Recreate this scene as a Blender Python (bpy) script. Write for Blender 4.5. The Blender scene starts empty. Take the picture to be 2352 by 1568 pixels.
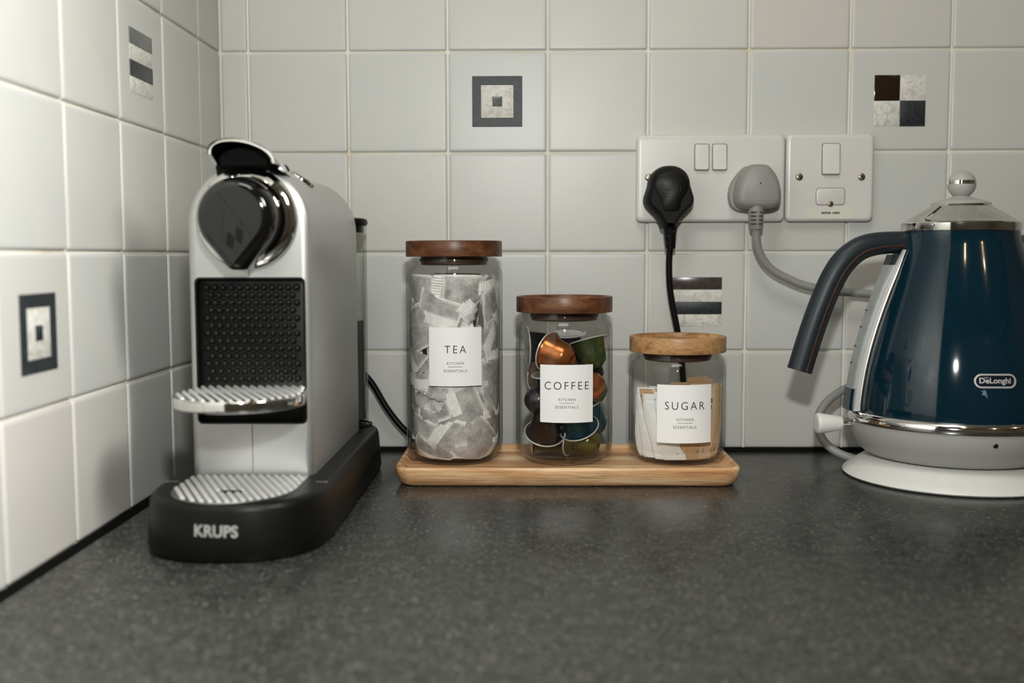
import bpy, bmesh, math, random
from mathutils import Vector, Matrix, Euler

random.seed(7)
sc = bpy.context.scene
COL = sc.collection
MM = 0.001
PI = math.pi

# ------------------------------------------------------------------ camera
cam_d = bpy.data.cameras.new('camera')
cam = bpy.data.objects.new('camera', cam_d); COL.objects.link(cam)
R = Vector((0.99984379, 0.01754574, -0.00212993))
U = Vector((0.000734494, 0.0791566489, 0.996861919))
F = Vector((-0.01765928, 0.99670777, -0.0791314))
m = Matrix((R, U, -F)).transposed().to_4x4()
m.translation = Vector((0.0831582, -1.0892096, 0.1993595))
cam.matrix_world = m
cam_d.sensor_fit = 'HORIZONTAL'; cam_d.sensor_width = 36.0
cam_d.lens = 2466.07 * 36.0 / 2352.0
cam_d.clip_start = 0.02; cam_d.clip_end = 20
cam_d.dof.use_dof = True
cam_d.dof.focus_distance = 0.965
cam_d.dof.aperture_fstop = 4.4
sc.camera = cam

# ------------------------------------------------------------------ light
sc.view_settings.view_transform = 'Standard'
sc.view_settings.look = 'None'
sc.view_settings.gamma = 1.0
sc.view_settings.use_curve_mapping = False
sc.view_settings.exposure = 0.0

world = bpy.data.worlds.new('world'); sc.world = world; world.use_nodes = True
bg = world.node_tree.nodes['Background']
bg.inputs['Color'].default_value = (0.75, 0.85, 1.0, 1); bg.inputs['Strength'].default_value = 0.3

def area(name, loc, target, sx, sy, power, col):
    l = bpy.data.lights.new(name, 'AREA'); l.shape = 'RECTANGLE'; l.size = sx; l.size_y = sy
    l.energy = power; l.color = col
    o = bpy.data.objects.new(name, l); COL.objects.link(o); o.location = loc
    o.rotation_euler = (Vector(target) - Vector(loc)).to_track_quat('-Z', 'Y').to_euler()
    return o
def point(name, loc, power, col, r):
    l = bpy.data.lights.new(name, 'POINT'); l.energy = power; l.color = col; l.shadow_soft_size = r
    o = bpy.data.objects.new(name, l); COL.objects.link(o); o.location = loc
    return o
def spot(name, loc, target, power, col, deg, blend, r):
    l = bpy.data.lights.new(name, 'SPOT'); l.energy = power; l.color = col
    l.spot_size = math.radians(deg); l.spot_blend = blend; l.shadow_soft_size = r
    o = bpy.data.objects.new(name, l); COL.objects.link(o); o.location = loc
    o.rotation_euler = (Vector(target) - Vector(loc)).to_track_quat('-Z', 'Y').to_euler()
    return o
# the flash beside the photographer, a little above the lens
area('flash_light', (0.10, -1.04, 0.415), (0.10, 0, 0.30), 0.045, 0.035, 4.4, (0.985, 1.0, 0.965))
# soft overhead fill, added to supply the room's ambient light
area('overhead_fill_light', (0.0, -0.95, 1.45), (-0.1, -0.6, 0.2), 0.6, 0.5, 7.8, (1.0, 1.0, 0.95))
# unseen spot added on the right to brighten the left wall
spot('left_wall_fill_spot', (0.62, -0.90, 0.75), (-0.228, -0.78, 0.36), 72, (1.0, 0.995, 0.955), 68, 0.9, 0.16)
# warm downlights deeper in the kitchen
for (x, y) in ((0.17, -1.62), (1.15, -1.75), (1.75, -1.2)):
    point('downlight', (x, y, 1.46), 2.0, (1.0, 0.72, 0.42), 0.022)

# ------------------------------------------------------------------ materials
def nodes(name):
    mt = bpy.data.materials.new(name); mt.use_nodes = True
    nt = mt.node_tree
    return mt, nt, nt.nodes['Principled BSDF'], nt.nodes['Material Output']
def setp(b, col=None, rough=None, metal=None, spec=None, coat=None, trans=None, ior=None, coat_rough=None):
    if col is not None: b.inputs['Base Color'].default_value = (*col, 1)
    if rough is not None: b.inputs['Roughness'].default_value = rough
    if metal is not None: b.inputs['Metallic'].default_value = metal
    if spec is not None: b.inputs['Specular IOR Level'].default_value = spec
    if coat is not None: b.inputs['Coat Weight'].default_value = coat
    if coat_rough is not None: b.inputs['Coat Roughness'].default_value = coat_rough
    if trans is not None: b.inputs['Transmission Weight'].default_value = trans
    if ior is not None: b.inputs['IOR'].default_value = ior
def texco(nt, scale=(1, 1, 1), rot=(0, 0, 0), kind='Object'):
    tc = nt.nodes.new('ShaderNodeTexCoord'); mp = nt.nodes.new('ShaderNodeMapping')
    mp.inputs['Scale'].default_value = scale; mp.inputs['Rotation'].default_value = rot
    nt.links.new(tc.outputs[kind], mp.inputs['Vector'])
    return mp.outputs['Vector']
def noise(nt, vec, scale, detail=3, rough=0.5, dist=0.0):
    n = nt.nodes.new('ShaderNodeTexNoise')
    n.inputs['Scale'].default_value = scale; n.inputs['Detail'].default_value = detail
    n.inputs['Roughness'].default_value = rough; n.inputs['Distortion'].default_value = dist
    nt.links.new(vec, n.inputs['Vector'])
    return n.outputs['Fac']
def ramp(nt, fac, stops):
    r = nt.nodes.new('ShaderNodeValToRGB')
    el = r.color_ramp.elements
    while len(el) < len(stops): el.new(0.5)
    for e, (p, c) in zip(el, stops):
        e.position = p; e.color = (*c, 1) if len(c) == 3 else c
    nt.links.new(fac, r.inputs['Fac'])
    return r.outputs['Color']
def mix(nt, fac, a, b, mode='MIX'):
    n = nt.nodes.new('ShaderNodeMix'); n.data_type = 'RGBA'; n.blend_type = mode
    for s, v in ((0, fac), (6, a), (7, b)):
        if isinstance(v, bpy.types.NodeSocket): nt.links.new(v, n.inputs[s])
        else: n.inputs[s].default_value = v if s == 0 else (*v, 1)
    return n.outputs[2]
def bump(nt, b, h, strength, dist=0.001):
    n = nt.nodes.new('ShaderNodeBump'); n.inputs['Strength'].default_value = strength
    n.inputs['Distance'].default_value = dist
    nt.links.new(h, n.inputs['Height']); nt.links.new(n.outputs['Normal'], b.inputs['Normal'])

def plain(name, col, rough=0.5, metal=0.0, spec=0.5, coat=0.0, wear=0.06, scale=60, bmp=0.0, coat_rough=0.05):
    mt, nt, b, o = nodes(name)
    setp(b, col, rough, metal, spec, coat, coat_rough=coat_rough)
    v = texco(nt)
    n = noise(nt, v, scale, 3)
    c = ramp(nt, n, [(0.3, tuple(x * (1 - wear) for x in col)), (0.7, tuple(min(1, x * (1 + wear)) for x in col))])
    nt.links.new(c, b.inputs['Base Color'])
    if bmp: bump(nt, b, noise(nt, v, scale * 12, 2), bmp, 0.0004)
    return mt

def tile_material(name='glazed_tile'):
    mt, nt, b, o = nodes(name)
    setp(b, (0.6, 0.59, 0.55), 0.36, spec=0.42)
    oi = nt.nodes.new('ShaderNodeObjectInfo')
    base = ramp(nt, oi.outputs['Random'], [(0.0, (0.605, 0.595, 0.56)), (0.5, (0.575, 0.588, 0.57)), (1.0, (0.600, 0.575, 0.54))])
    v = texco(nt, (160, 160, 34))
    v2 = texco(nt, (30, 30, 190))
    weave = mix(nt, 0.5, noise(nt, v, 9, 2), noise(nt, v2, 9, 2))
    cloud = noise(nt, texco(nt), 26, 3)
    c = mix(nt, 1.0, base, ramp(nt, weave, [(0.36, (0.955, 0.955, 0.955)), (0.6, (1, 1, 1))]), 'MULTIPLY')
    c = mix(nt, 1.0, c, ramp(nt, cloud, [(0.35, (0.97, 0.975, 0.985)), (0.68, (1, 0.995, 0.98))]), 'MULTIPLY')
    nt.links.new(c, b.inputs['Base Color'])
    bump(nt, b, weave, 0.16, 0.0004)
    return mt
def grout_material():
    mt, nt, b, o = nodes('grout')
    setp(b, rough=0.85, spec=0.2)
    n = noise(nt, texco(nt), 14, 4, 0.6)
    n2 = noise(nt, texco(nt), 200, 2)
    c = ramp(nt, n, [(0.40, (0.76, 0.745, 0.67)), (0.62, (0.72, 0.69, 0.60)), (0.76, (0.60, 0.48, 0.30))])
    nt.links.new(c, b.inputs['Base Color']); bump(nt, b, n2, 0.3, 0.0005)
    return mt
def worktop_material():
    mt, nt, b, o = nodes('speckled_laminate')
    setp(b, rough=0.30, spec=0.5)
    v = texco(nt)
    cloud = noise(nt, v, 75, 4, 0.7)
    fine = noise(nt, v, 330, 3, 0.7)
    base = ramp(nt, fine, [(0.32, (0.010, 0.0105, 0.010)), (0.52, (0.029, 0.0295, 0.028)), (0.70, (0.105, 0.105, 0.095))])
    base = mix(nt, 1.0, base, ramp(nt, cloud, [(0.3, (0.5, 0.5, 0.5)), (0.7, (1.6, 1.6, 1.55))]), 'MULTIPLY')
    vo = nt.nodes.new('ShaderNodeTexVoronoi'); vo.inputs['Scale'].default_value = 215
    nt.links.new(v, vo.inputs['Vector'])
    sp = ramp(nt, vo.outputs['Distance'], [(0.12, (1, 1, 1)), (0.30, (0, 0, 0))])
    pick = ramp(nt, vo.outputs['Color'], [(0.62, (0, 0, 0)), (0.80, (0.75, 0.75, 0.75))])
    f = mix(nt, 1.0, sp, pick, 'MULTIPLY')
    bw = nt.nodes.new('ShaderNodeRGBToBW'); nt.links.new(f, bw.inputs[0])
    c = mix(nt, bw.outputs[0], base, (0.23, 0.222, 0.18))
    nt.links.new(c, b.inputs['Base Color'])
    rr = ramp(nt, noise(nt, v, 9, 3), [(0.3, (0.23, 0.23, 0.23)), (0.7, (0.32, 0.32, 0.32))])
    nt.links.new(rr, b.inputs['Roughness'])
    bump(nt, b, fine, 0.12, 0.0005)
    return mt
def wood(name, dark, mid, light, axis='x', scale=1.0, rough=0.42, ring=(0, 0, 0)):
    mt, nt, b, o = nodes(name)
    setp(b, rough=rough, spec=0.4)
    s = {'x': (2.2, 26, 26), 'z': (26, 26, 2.2)}[axis]
    v = texco(nt, tuple(a * scale for a in s), ring)
    band = noise(nt, v, 2.6, 4, 0.55, 0.6)
    v2 = texco(nt, tuple(a * scale for a in ({'x': (9, 260, 260), 'z': (260, 260, 9)}[axis])), ring)
    fine = noise(nt, v2, 3.0, 3, 0.7)
    c = ramp(nt, band, [(0.30, dark), (0.47, mid), (0.66, light)])
    c = mix(nt, 1.0, c, ramp(nt, fine, [(0.32, (0.62, 0.58, 0.55)), (0.56, (1.06, 1.06, 1.06))]), 'MULTIPLY')
    nt.links.new(c, b.inputs['Base Color'])
    bump(nt, b, fine, 0.15, 0.0004)
    return mt
def glass_material(name, tint=(0.996, 0.998, 0.997), edge=(0.30, 0.32, 0.31), refl=0.8):
    # clear thin glass: see-through face on, darker and mirror-like at grazing angles
    mt = bpy.data.materials.new(name); mt.use_nodes = True; nt = mt.node_tree
    nt.nodes.remove(nt.nodes['Principled BSDF']); out = nt.nodes['Material Output']
    lw = nt.nodes.new('ShaderNodeLayerWeight'); lw.inputs['Blend'].default_value = 0.5
    def powr(e, mul, add):
        p = nt.nodes.new('ShaderNodeMath'); p.operation = 'POWER'; p.inputs[1].default_value = e
        nt.links.new(lw.outputs['Facing'], p.inputs[0])
        q = nt.nodes.new('ShaderNodeMath'); q.operation = 'MULTIPLY_ADD'; q.inputs[1].default_value = mul; q.inputs[2].default_value = add
        q.use_clamp = True
        nt.links.new(p.outputs[0], q.inputs[0]); return q.outputs[0]
    tcol = mix(nt, powr(6, 1.0, 0.0), tint, edge)
    tr = nt.nodes.new('ShaderNodeBsdfTransparent'); nt.links.new(tcol, tr.inputs['Color'])
    gl = nt.nodes.new('ShaderNodeBsdfGlossy'); gl.inputs['Roughness'].default_value = 0.02
    ms = nt.nodes.new('ShaderNodeMixShader')
    nt.links.new(powr(5, refl, 0.018), ms.inputs[0])
    nt.links.new(tr.outputs[0], ms.inputs[1]); nt.links.new(gl.outputs[0], ms.inputs[2])
    nt.links.new(ms.outputs[0], out.inputs['Surface'])
    return mt
def paper_material(name, light, dark, scale, lo=0.38, hi=0.62, rough=0.8):
    mt, nt, b, o = nodes(name)
    setp(b, rough=rough, spec=0.25)
    n = noise(nt, texco(nt), scale, 4, 0.75)
    n2 = noise(nt, texco(nt), scale * 0.09, 3, 0.5)
    c = ramp(nt, n, [(lo, dark), (hi, light)])
    c = mix(nt, 1.0, c, ramp(nt, n2, [(0.35, (0.78, 0.78, 0.78)), (0.62, (1, 1, 1))]), 'MULTIPLY')
    nt.links.new(c, b.inputs['Base Color'])
    bump(nt, b, n, 0.25, 0.0006)
    return mt
def stone_material():
    mt, nt, b, o = nodes('white_stone_inset')
    setp(b, rough=0.45)
    n = noise(nt, texco(nt), 190, 4, 0.6, 0.8)
    c = ramp(nt, n, [(0.36, (0.50, 0.48, 0.42)), (0.5, (0.66, 0.65, 0.60)), (0.7, (0.70, 0.69, 0.65))])
    nt.links.new(c, b.inputs['Base Color']); bump(nt, b, n, 0.9, 0.0012)
    return mt
def enamel_material():
    mt, nt, b, o = nodes('teal_enamel')
    setp(b, (0.0021, 0.0175, 0.030), 0.07, spec=0.62)
    v = texco(nt)
    n = noise(nt, v, 34, 5, 0.7, 1.2); big = noise(nt, v, 7, 2)
    c = ramp(nt, n, [(0.60, (0.0021, 0.0175, 0.030)), (0.80, (0.008, 0.028, 0.044))])
    nt.links.new(c, b.inputs['Base Color'])
    return mt

M = {}
M['tile'] = tile_material()
M['grout'] = grout_material()
M['worktop'] = worktop_material()
M['seal'] = plain('black_sealant', (0.003, 0.003, 0.003), 0.7, spec=0.08)
M['wallpaint'] = plain('cream_wall_paint', (0.42, 0.40, 0.36), 0.85)
M['ceilpaint'] = plain('ceiling_paint', (0.42, 0.42, 0.40), 0.9)
M['floor'] = plain('brown_floor_boards', (0.16, 0.10, 0.06), 0.5)
M['stone'] = stone_material()
M['slate'] = plain('dark_grey_inset', (0.026, 0.031, 0.034), 0.34, spec=0.3, wear=0.35, scale=300, bmp=0.2)
M['slate_pale'] = plain('mid_grey_inset', (0.11, 0.118, 0.115), 0.26, wear=0.15, scale=300)
M['brownglass'] = plain('brown_glass_inset', (0.022, 0.012, 0.008), 0.12, coat=0.6)
M['silver'] = plain('silver_paint', (0.52, 0.525, 0.515), 0.40, metal=0.75, wear=0.02, scale=400)
M['chrome'] = plain('chrome', (0.80, 0.79, 0.77), 0.07, metal=1.0, wear=0.02)
M['chrome_dim'] = plain('chrome_dim_reflection', (0.60, 0.59, 0.57), 0.08, metal=1.0, wear=0.02)  # chrome for the kettle lid, a dim wall's reflection put into its colour
M['chrome_dull'] = plain('brushed_chrome', (0.88, 0.88, 0.87), 0.42, metal=0.65, wear=0.03)
M['chrome_dark'] = plain('grey_polished_metal', (0.34, 0.34, 0.34), 0.28, metal=1.0, wear=0.03)
M['black'] = plain('satin_black_plastic', (0.0035, 0.0035, 0.0032), 0.40, spec=0.22, wear=0.1, bmp=0.05)
M['blackmatte'] = plain('matt_black_plastic', (0.0035, 0.0035, 0.0032), 0.55, spec=0.18, wear=0.1)
M['blackgloss'] = plain('gloss_black_plastic', (0.004, 0.004, 0.004), 0.08, coat=0.6, spec=0.3, wear=0.05)
M['nosegrey'] = plain('smoked_grey_gloss', (0.014, 0.014, 0.0135), 0.18, spec=0.3, wear=0.05)
M['logo'] = plain('silver_print', (0.36, 0.36, 0.345), 0.5, metal=0.2)
M['tank'] = glass_material('clear_tank_plastic', (0.93, 0.94, 0.92), (0.45, 0.45, 0.43), 0.5)
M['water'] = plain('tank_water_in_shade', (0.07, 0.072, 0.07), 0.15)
M['glass'] = glass_material('jar_glass')
M['tray'] = wood('acacia_tray', (0.27, 0.105, 0.038), (0.66, 0.36, 0.165), (0.88, 0.62, 0.36), 'x', 1.0, 0.36)
M['lid_dark'] = wood('walnut_lid', (0.050, 0.017, 0.008), (0.115, 0.042, 0.018), (0.20, 0.085, 0.036), 'x', 1.2, 0.36)
M['lid_pale'] = wood('pale_acacia_lid', (0.17, 0.075, 0.028), (0.46, 0.25, 0.10), (0.58, 0.35, 0.16), 'x', 1.0, 0.40)
M['plug_wood'] = plain('dark_lid_plug', (0.055, 0.028, 0.016), 0.4, wear=0.25, scale=40)
M['paper'] = plain('white_label_paper', (0.92, 0.92, 0.915), 0.6, wear=0.01)
M['ink'] = plain('black_ink', (0.018, 0.014, 0.014), 0.7)
def tea_material():
    mt, nt, b, o = nodes('tea_filled_paper')
    setp(b, rough=0.8, spec=0.2)
    v = texco(nt)
    at = nt.nodes.new('ShaderNodeAttribute'); at.attribute_name = 'fill'
    leaf = ramp(nt, noise(nt, v, 900, 4, 0.8), [(0.30, (0.30, 0.29, 0.275)), (0.50, (0.47, 0.455, 0.435)), (0.68, (0.60, 0.585, 0.565))])
    big = ramp(nt, noise(nt, v, 70, 3, 0.6), [(0.35, (0.62, 0.62, 0.62)), (0.65, (1.18, 1.18, 1.18))])
    leaf = mix(nt, 1.0, leaf, big, 'MULTIPLY')
    c = mix(nt, at.outputs['Fac'], (0.88, 0.87, 0.84), leaf)
    nt.links.new(c, b.inputs['Base Color'])
    bump(nt, b, noise(nt, v, 110, 4, 0.6), 0.5, 0.0015)
    return mt
M['tea'] = tea_material()
M['crimp'] = paper_material('white_crimped_paper', (0.93, 0.92, 0.89), (0.82, 0.81, 0.78), 300)
M['sach_white'] = paper_material('white_sachet_paper', (0.92, 0.91, 0.88), (0.83, 0.82, 0.79), 160, rough=0.6)
M['sach_tan'] = paper_material('brown_sachet_paper', (0.60, 0.40, 0.225), (0.50, 0.32, 0.17), 220, rough=0.65)
M['sach_tan2'] = paper_material('pale_brown_sachet_paper', (0.70, 0.52, 0.34), (0.60, 0.42, 0.26), 220, rough=0.65)
M['print_blue'] = plain('blue_print', (0.03, 0.16, 0.24), 0.6)
M['print_red'] = plain('dark_red_print', (0.09, 0.025, 0.03), 0.6)
M['socket'] = plain('white_socket_plastic', (0.66, 0.645, 0.62), 0.28, wear=0.015, scale=20)
M['rocker'] = plain('ivory_rocker_plastic', (0.69, 0.675, 0.63), 0.30, wear=0.015, scale=20)
M['gap'] = plain('shadow_gap_grey', (0.22, 0.21, 0.20), 0.7)
M['brass'] = plain('aged_brass', (0.40, 0.34, 0.24), 0.32, metal=1.0, wear=0.25, scale=500)
M['sticker'] = plain('cream_sticker', (0.66, 0.65, 0.56), 0.6, wear=0.02)
M['plug_grey'] = plain('grey_plug_plastic', (0.27, 0.265, 0.25), 0.48, wear=0.03)
M['cord_grey'] = plain('grey_cord', (0.27, 0.27, 0.26), 0.42, wear=0.03)
M['enamel'] = enamel_material()
M['kettle_grey'] = plain('warm_grey_plastic', (0.40, 0.395, 0.375), 0.42, wear=0.02, scale=300)
M['kettle_white'] = plain('off_white_plastic', (0.76, 0.755, 0.73), 0.40, wear=0.02)
M['handle'] = plain('dark_slate_plastic', (0.012, 0.019, 0.025), 0.42, spec=0.4, wear=0.08, scale=200, bmp=0.05)
M['rust'] = plain('rusty_brown_seam', (0.040, 0.012, 0.005), 0.6, wear=0.4, scale=150)
M['gauge'] = plain('frosted_gauge_plastic', (0.30, 0.32, 0.32), 0.25, wear=0.10, scale=90)
M['led'] = plain('dark_indicator_lens', (0.006, 0.005, 0.01), 0.08, coat=1.0)
M['badge'] = plain('badge_dark_blue', (0.008, 0.010, 0.022), 0.2)
M['limescale'] = plain('pale_blue_chip', (0.10, 0.19, 0.30), 0.5, wear=0.3, scale=400)
M['foil'] = plain('silver_foil', (0.62, 0.60, 0.57), 0.28, metal=0.9, wear=0.08, scale=200)
M['rim'] = plain('white_aluminium_rim', (0.80, 0.79, 0.77), 0.30, metal=0.5, wear=0.03)
CAPC = {'copper': (0.46, 0.155, 0.042), 'green': (0.11, 0.16, 0.055), 'olive': (0.16, 0.15, 0.05), 'blue': (0.018, 0.075, 0.11),
        'brown': (0.06, 0.042, 0.036), 'black': (0.035, 0.032, 0.031), 'purple': (0.065, 0.052, 0.06), 'tan': (0.30, 0.21, 0.14)}
for k, c in CAPC.items(): M['cap_' + k] = plain('anodised_' + k, c, 0.27, metal=0.75, wear=0.05)

# ------------------------------------------------------------------ object helpers
def tag(o, label=None, cat=None, group=None, kind=None):
    if label: o['label'] = label
    if cat: o['category'] = cat
    if group: o['group'] = group
    if kind: o['kind'] = kind
    return o
def thing(name, label, cat, loc=(0, 0, 0), group=None, rotz=0.0):
    o = bpy.data.objects.new(name, None); COL.objects.link(o)
    o.location = Vector(loc) * MM; o.rotation_euler = (0, 0, rotz); o.empty_display_size = 0.02
    return tag(o, label, cat, group)
def mesh(name, geo, mat, smooth=40):
    v, f = geo
    me = bpy.data.meshes.new(name)
    me.from_pydata([(a * MM, b * MM, c * MM) for a, b, c in v], [], f)
    bm = bmesh.new(); bm.from_mesh(me); bmesh.ops.recalc_face_normals(bm, faces=bm.faces); bm.to_mesh(me); bm.free()
    me.materials.append(mat)
    if smooth:
        me.polygons.foreach_set('use_smooth', [True] * len(me.polygons))
        me.set_sharp_from_angle(angle=math.radians(smooth))
    me.update()
    return me
def link(name, me, parent=None, loc=(0, 0, 0), rot=None):
    o = bpy.data.objects.new(name, me); COL.objects.link(o)
    o.location = Vector(loc) * MM
    if rot: o.rotation_euler = rot
    if parent: o.parent = parent
    return o
def part(name, geo, mat, parent=None, smooth=40, world=True):
    """mesh given in world millimetres; stored relative to the root of its thing"""
    r = parent
    while r is not None and r.parent is not None: r = r.parent
    if r is not None and world:
        off = r.location / MM
        geo = ([(a - off.x, b - off.y, c - off.z) for a, b, c in geo[0]], geo[1])
    return link(name, mesh(name, geo, mat, smooth), parent)
def struct(name, geo, mat):
    o = part(name, geo, mat, None, 0); o['kind'] = 'structure'; return o

# ------------------------------------------------------------------ geometry helpers (all millimetres)
def join(*gs):
    V, Fc = [], []
    for v, f in gs:
        n = len(V); V += list(v); Fc += [tuple(i + n for i in q) for q in f]
    return V, Fc
def xf(geo, mtx):
    return [tuple(mtx @ Vector(p)) for p in geo[0]], geo[1]
def move(geo, d): return [(a + d[0], b + d[1], c + d[2]) for a, b, c in geo[0]], geo[1]
def box(x0, x1, y0, y1, z0, z1):
    v = [(x, y, z) for x in (x0, x1) for y in (y0, y1) for z in (z0, z1)]
    return v, [(0, 1, 3, 2), (4, 6, 7, 5), (0, 4, 5, 1), (2, 3, 7, 6), (0, 2, 6, 4), (1, 5, 7, 3)]
def loft(loops, cap0=True, cap1=True, closed=True):
    n = len(loops[0]); V = [p for l in loops for p in l]; Fc = []
    for i in range(len(loops) - 1):
        for j in range(n if closed else n - 1):
            k = (j + 1) % n
            Fc.append((i * n + j, i * n + k, (i + 1) * n + k, (i + 1) * n + j))
    if cap0: Fc.append(tuple(range(n)))
    if cap1: Fc.append(tuple((len(loops) - 1) * n + j for j in range(n)))
    return V, Fc
def offset(pts, d):
    """move a closed counter-clockwise outline outwards by d"""
    n = len(pts); out = []
    for i in range(n):
        a, b, c = Vector(pts[i - 1]), Vector(pts[i]), Vector(pts[(i + 1) % n])
        e1 = (b - a); e2 = (c - b)
        if e1.length < 1e-9: e1 = e2
        if e2.length < 1e-9: e2 = e1
        n1 = Vector((e1.y, -e1.x)).normalized(); n2 = Vector((e2.y, -e2.x)).normalized()
        nn = n1 + n2
        nn = nn.normalized() if nn.length > 1e-6 else n1
        k = d / max(0.5, nn.dot(n1))
        out.append((b.x + nn.x * k, b.y + nn.y * k))
    return out
def rrect(w, h, r, n=6, cx=0, cy=0):
    pts = []
    for (sx, sy, a0) in ((1, -1, -PI / 2), (1, 1, 0), (-1, 1, PI / 2), (-1, -1, PI)):
        for i in range(n + 1):
            a = a0 + PI / 2 * i / n
            pts.append((cx + sx * (w / 2 - r) + r * math.cos(a), cy + sy * (h / 2 - r) + r * math.sin(a)))
    return pts
def prism(pts, d0, d1, axis='z', b0=0.0, b1=0.0, seg=3):
    """extrude a ccw outline along an axis, with rounded edges of radius b0 / b1 at the two ends"""
    mp = {'z': lambda p, d: (p[0], p[1], d), 'y': lambda p, d: (p[0], d, p[1]), 'x': lambda p, d: (d, p[0], p[1])}[axis]
    loops = []; s = 1 if d1 > d0 else -1
    if b0:
        for i in range(seg, -1, -1):
            a = PI / 2 * i / seg
            loops.append([mp(p, d0 + s * b0 * (1 - math.sin(a))) for p in offset(pts, -b0 * (1 - math.cos(a)))])
    else: loops.append([mp(p, d0) for p in pts])
    if b1:
        for i in range(seg + 1):
            a = PI / 2 * i / seg
            loops.append([mp(p, d1 - s * b1 * (1 - math.sin(a))) for p in offset(pts, -b1 * (1 - math.cos(a)))])
    else: loops.append([mp(p, d1) for p in pts])
    return loft(loops)
def lathe(prof, n=48, c=(0, 0, 0), cap0=True, cap1=True):
    loops = [[(c[0] + r * math.cos(2 * PI * j / n), c[1] + r * math.sin(2 * PI * j / n), c[2] + z) for j in range(n)] for r, z in prof]
    return loft(loops, cap0, cap1)
def aim(geo, p, d):
    """put a z-axis shape at p pointing along d"""
    q = Vector(d).normalized().to_track_quat('Z', 'Y').to_matrix().to_4x4()
    q.translation = Vector(p)
    return xf(geo, q)
def spline(pts, n=8):
    P = [Vector(p) for p in pts]; P = [P[0] * 2 - P[1]] + P + [P[-1] * 2 - P[-2]]
    out = []
    for i in range(1, len(P) - 2):
        a, b, c, d = P[i - 1:i + 3]
        for k in range(n):
            t = k / n
            out.append(0.5 * ((2 * b) + (c - a) * t + (2 * a - 5 * b + 4 * c - d) * t * t + (3 * b - a - 3 * c + d) * t ** 3))
    out.append(P[-2]); return out
def tube(path, r, n=12, rr=None, flat=1.0, up=None):
    P = [Vector(p) for p in path]; loops = []
    T = [(P[min(i + 1, len(P) - 1)] - P[max(i - 1, 0)]).normalized() for i in range(len(P))]
    nrm = Vector(up) if up else T[0].orthogonal().normalized()
    for i, p in enumerate(P):
        t = T[i]; nrm = (nrm - t * nrm.dot(t)).normalized(); bn = t.cross(nrm)
        q = rr[i] if rr else r
        loops.append([tuple(p + nrm * (q * math.cos(2 * PI * j / n)) + bn * (q * flat * math.sin(2 * PI * j / n))) for j in range(n)])
    return loft(loops)
def inside(pt, poly):
    x, y = pt; c = False; n = len(poly)
    for i in range(n):
        x0, y0 = poly[i]; x1, y1 = poly[i - 1]
        if (y0 > y) != (y1 > y) and x < (x1 - x0) * (y - y0) / (y1 - y0) + x0: c = not c
    return c
def text_geo(s, w, h, spacing=1.0, bold=0.0, depth=0.0):
    """flat letters in the xz plane, centred, filling w x h millimetres"""
    cu = bpy.data.curves.new('letters', 'FONT'); cu.body = s; cu.size = 1.0; cu.space_character = spacing
    cu.offset = bold; cu.fill_mode = 'FRONT'; cu.resolution_u = 4
    o = bpy.data.objects.new('letters', cu); COL.objects.link(o)
    dg = bpy.context.evaluated_depsgraph_get(); dg.update()
    me = bpy.data.meshes.new_from_object(o.evaluated_get(dg))
    vs = [v.co.copy() for v in me.vertices]; fs = [tuple(p.vertices) for p in me.polygons]
    bpy.data.objects.remove(o); bpy.data.curves.remove(cu); bpy.data.meshes.remove(me)
    x0 = min(v.x for v in vs); x1 = max(v.x for v in vs); y0 = min(v.y for v in vs); y1 = max(v.y for v in vs)
    sx = w / (x1 - x0); sy = h / (y1 - y0)
    return [((v.x - (x0 + x1) / 2) * sx, 0.0, (v.y - (y0 + y1) / 2) * sy) for v in vs], fs
def subdivide(geo, maxlen):
    me = bpy.data.meshes.new('tmp'); me.from_pydata(geo[0], [], geo[1]); bm = bmesh.new(); bm.from_mesh(me)
    bmesh.ops.triangulate(bm, faces=bm.faces[:])
    for _ in range(4):
        es = [e for e in bm.edges if abs(e.verts[0].co.x - e.verts[1].co.x) > maxlen]
        if not es: break
        bmesh.ops.subdivide_edges(bm, edges=es, cuts=1)
        bmesh.ops.triangulate(bm, faces=bm.faces[:])
    bm.verts.index_update()
    g = ([tuple(v.co) for v in bm.verts], [tuple(v.index for v in f.verts) for f in bm.faces]); bm.free(); bpy.data.meshes.remove(me)
    return g
def wrap(geo, cx, cy, r, a0=-PI / 2):
    """bend a flat xz shape around a vertical cylinder"""
    out = []
    for x, y, z in geo[0]:
        a = a0 + x / r; q = r - y
        out.append((cx + q * math.cos(a), cy + q * math.sin(a), z))
    return out, geo[1]

# ================================================================== SETTING
XL = -228.0                       # left wall face (grout plane)
ROW0 = 203.0                      # a grout line; the others are 100 mm apart
wall_back = struct('wall_back', box(XL - 60, 1300, 2.6, 62.6, -900, 1500), M['grout'])
wall_left = struct('wall_left', box(XL - 62.6, XL - 2.6, -960, 2.6, -900, 1500), M['grout'])
struct('wall_hall', box(-1460, -1400, -2800, -900, -900, 1500), M['wallpaint'])
struct('wall_return', box(-1400, XL - 62.6, -960, -900, -900, 1500), M['wallpaint'])
struct('wall_right', box(2600, 2660, -2800, 62, -900, 1500), M['wallpaint'])
struct('wall_front', box(-1460, 2660, -2860, -2800, -900, 1500), M['wallpaint'])
struct('wall_side', box(1300, 2660, 2.6, 62.6, -900, 1500), M['wallpaint'])
struct('floor', box(-1460, 2660, -2860, 62, -930, -900), M['floor'])
struct('ceiling', box(-1460, 2660, -2860, 62, 1500, 1530), M['ceilpaint'])

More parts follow.
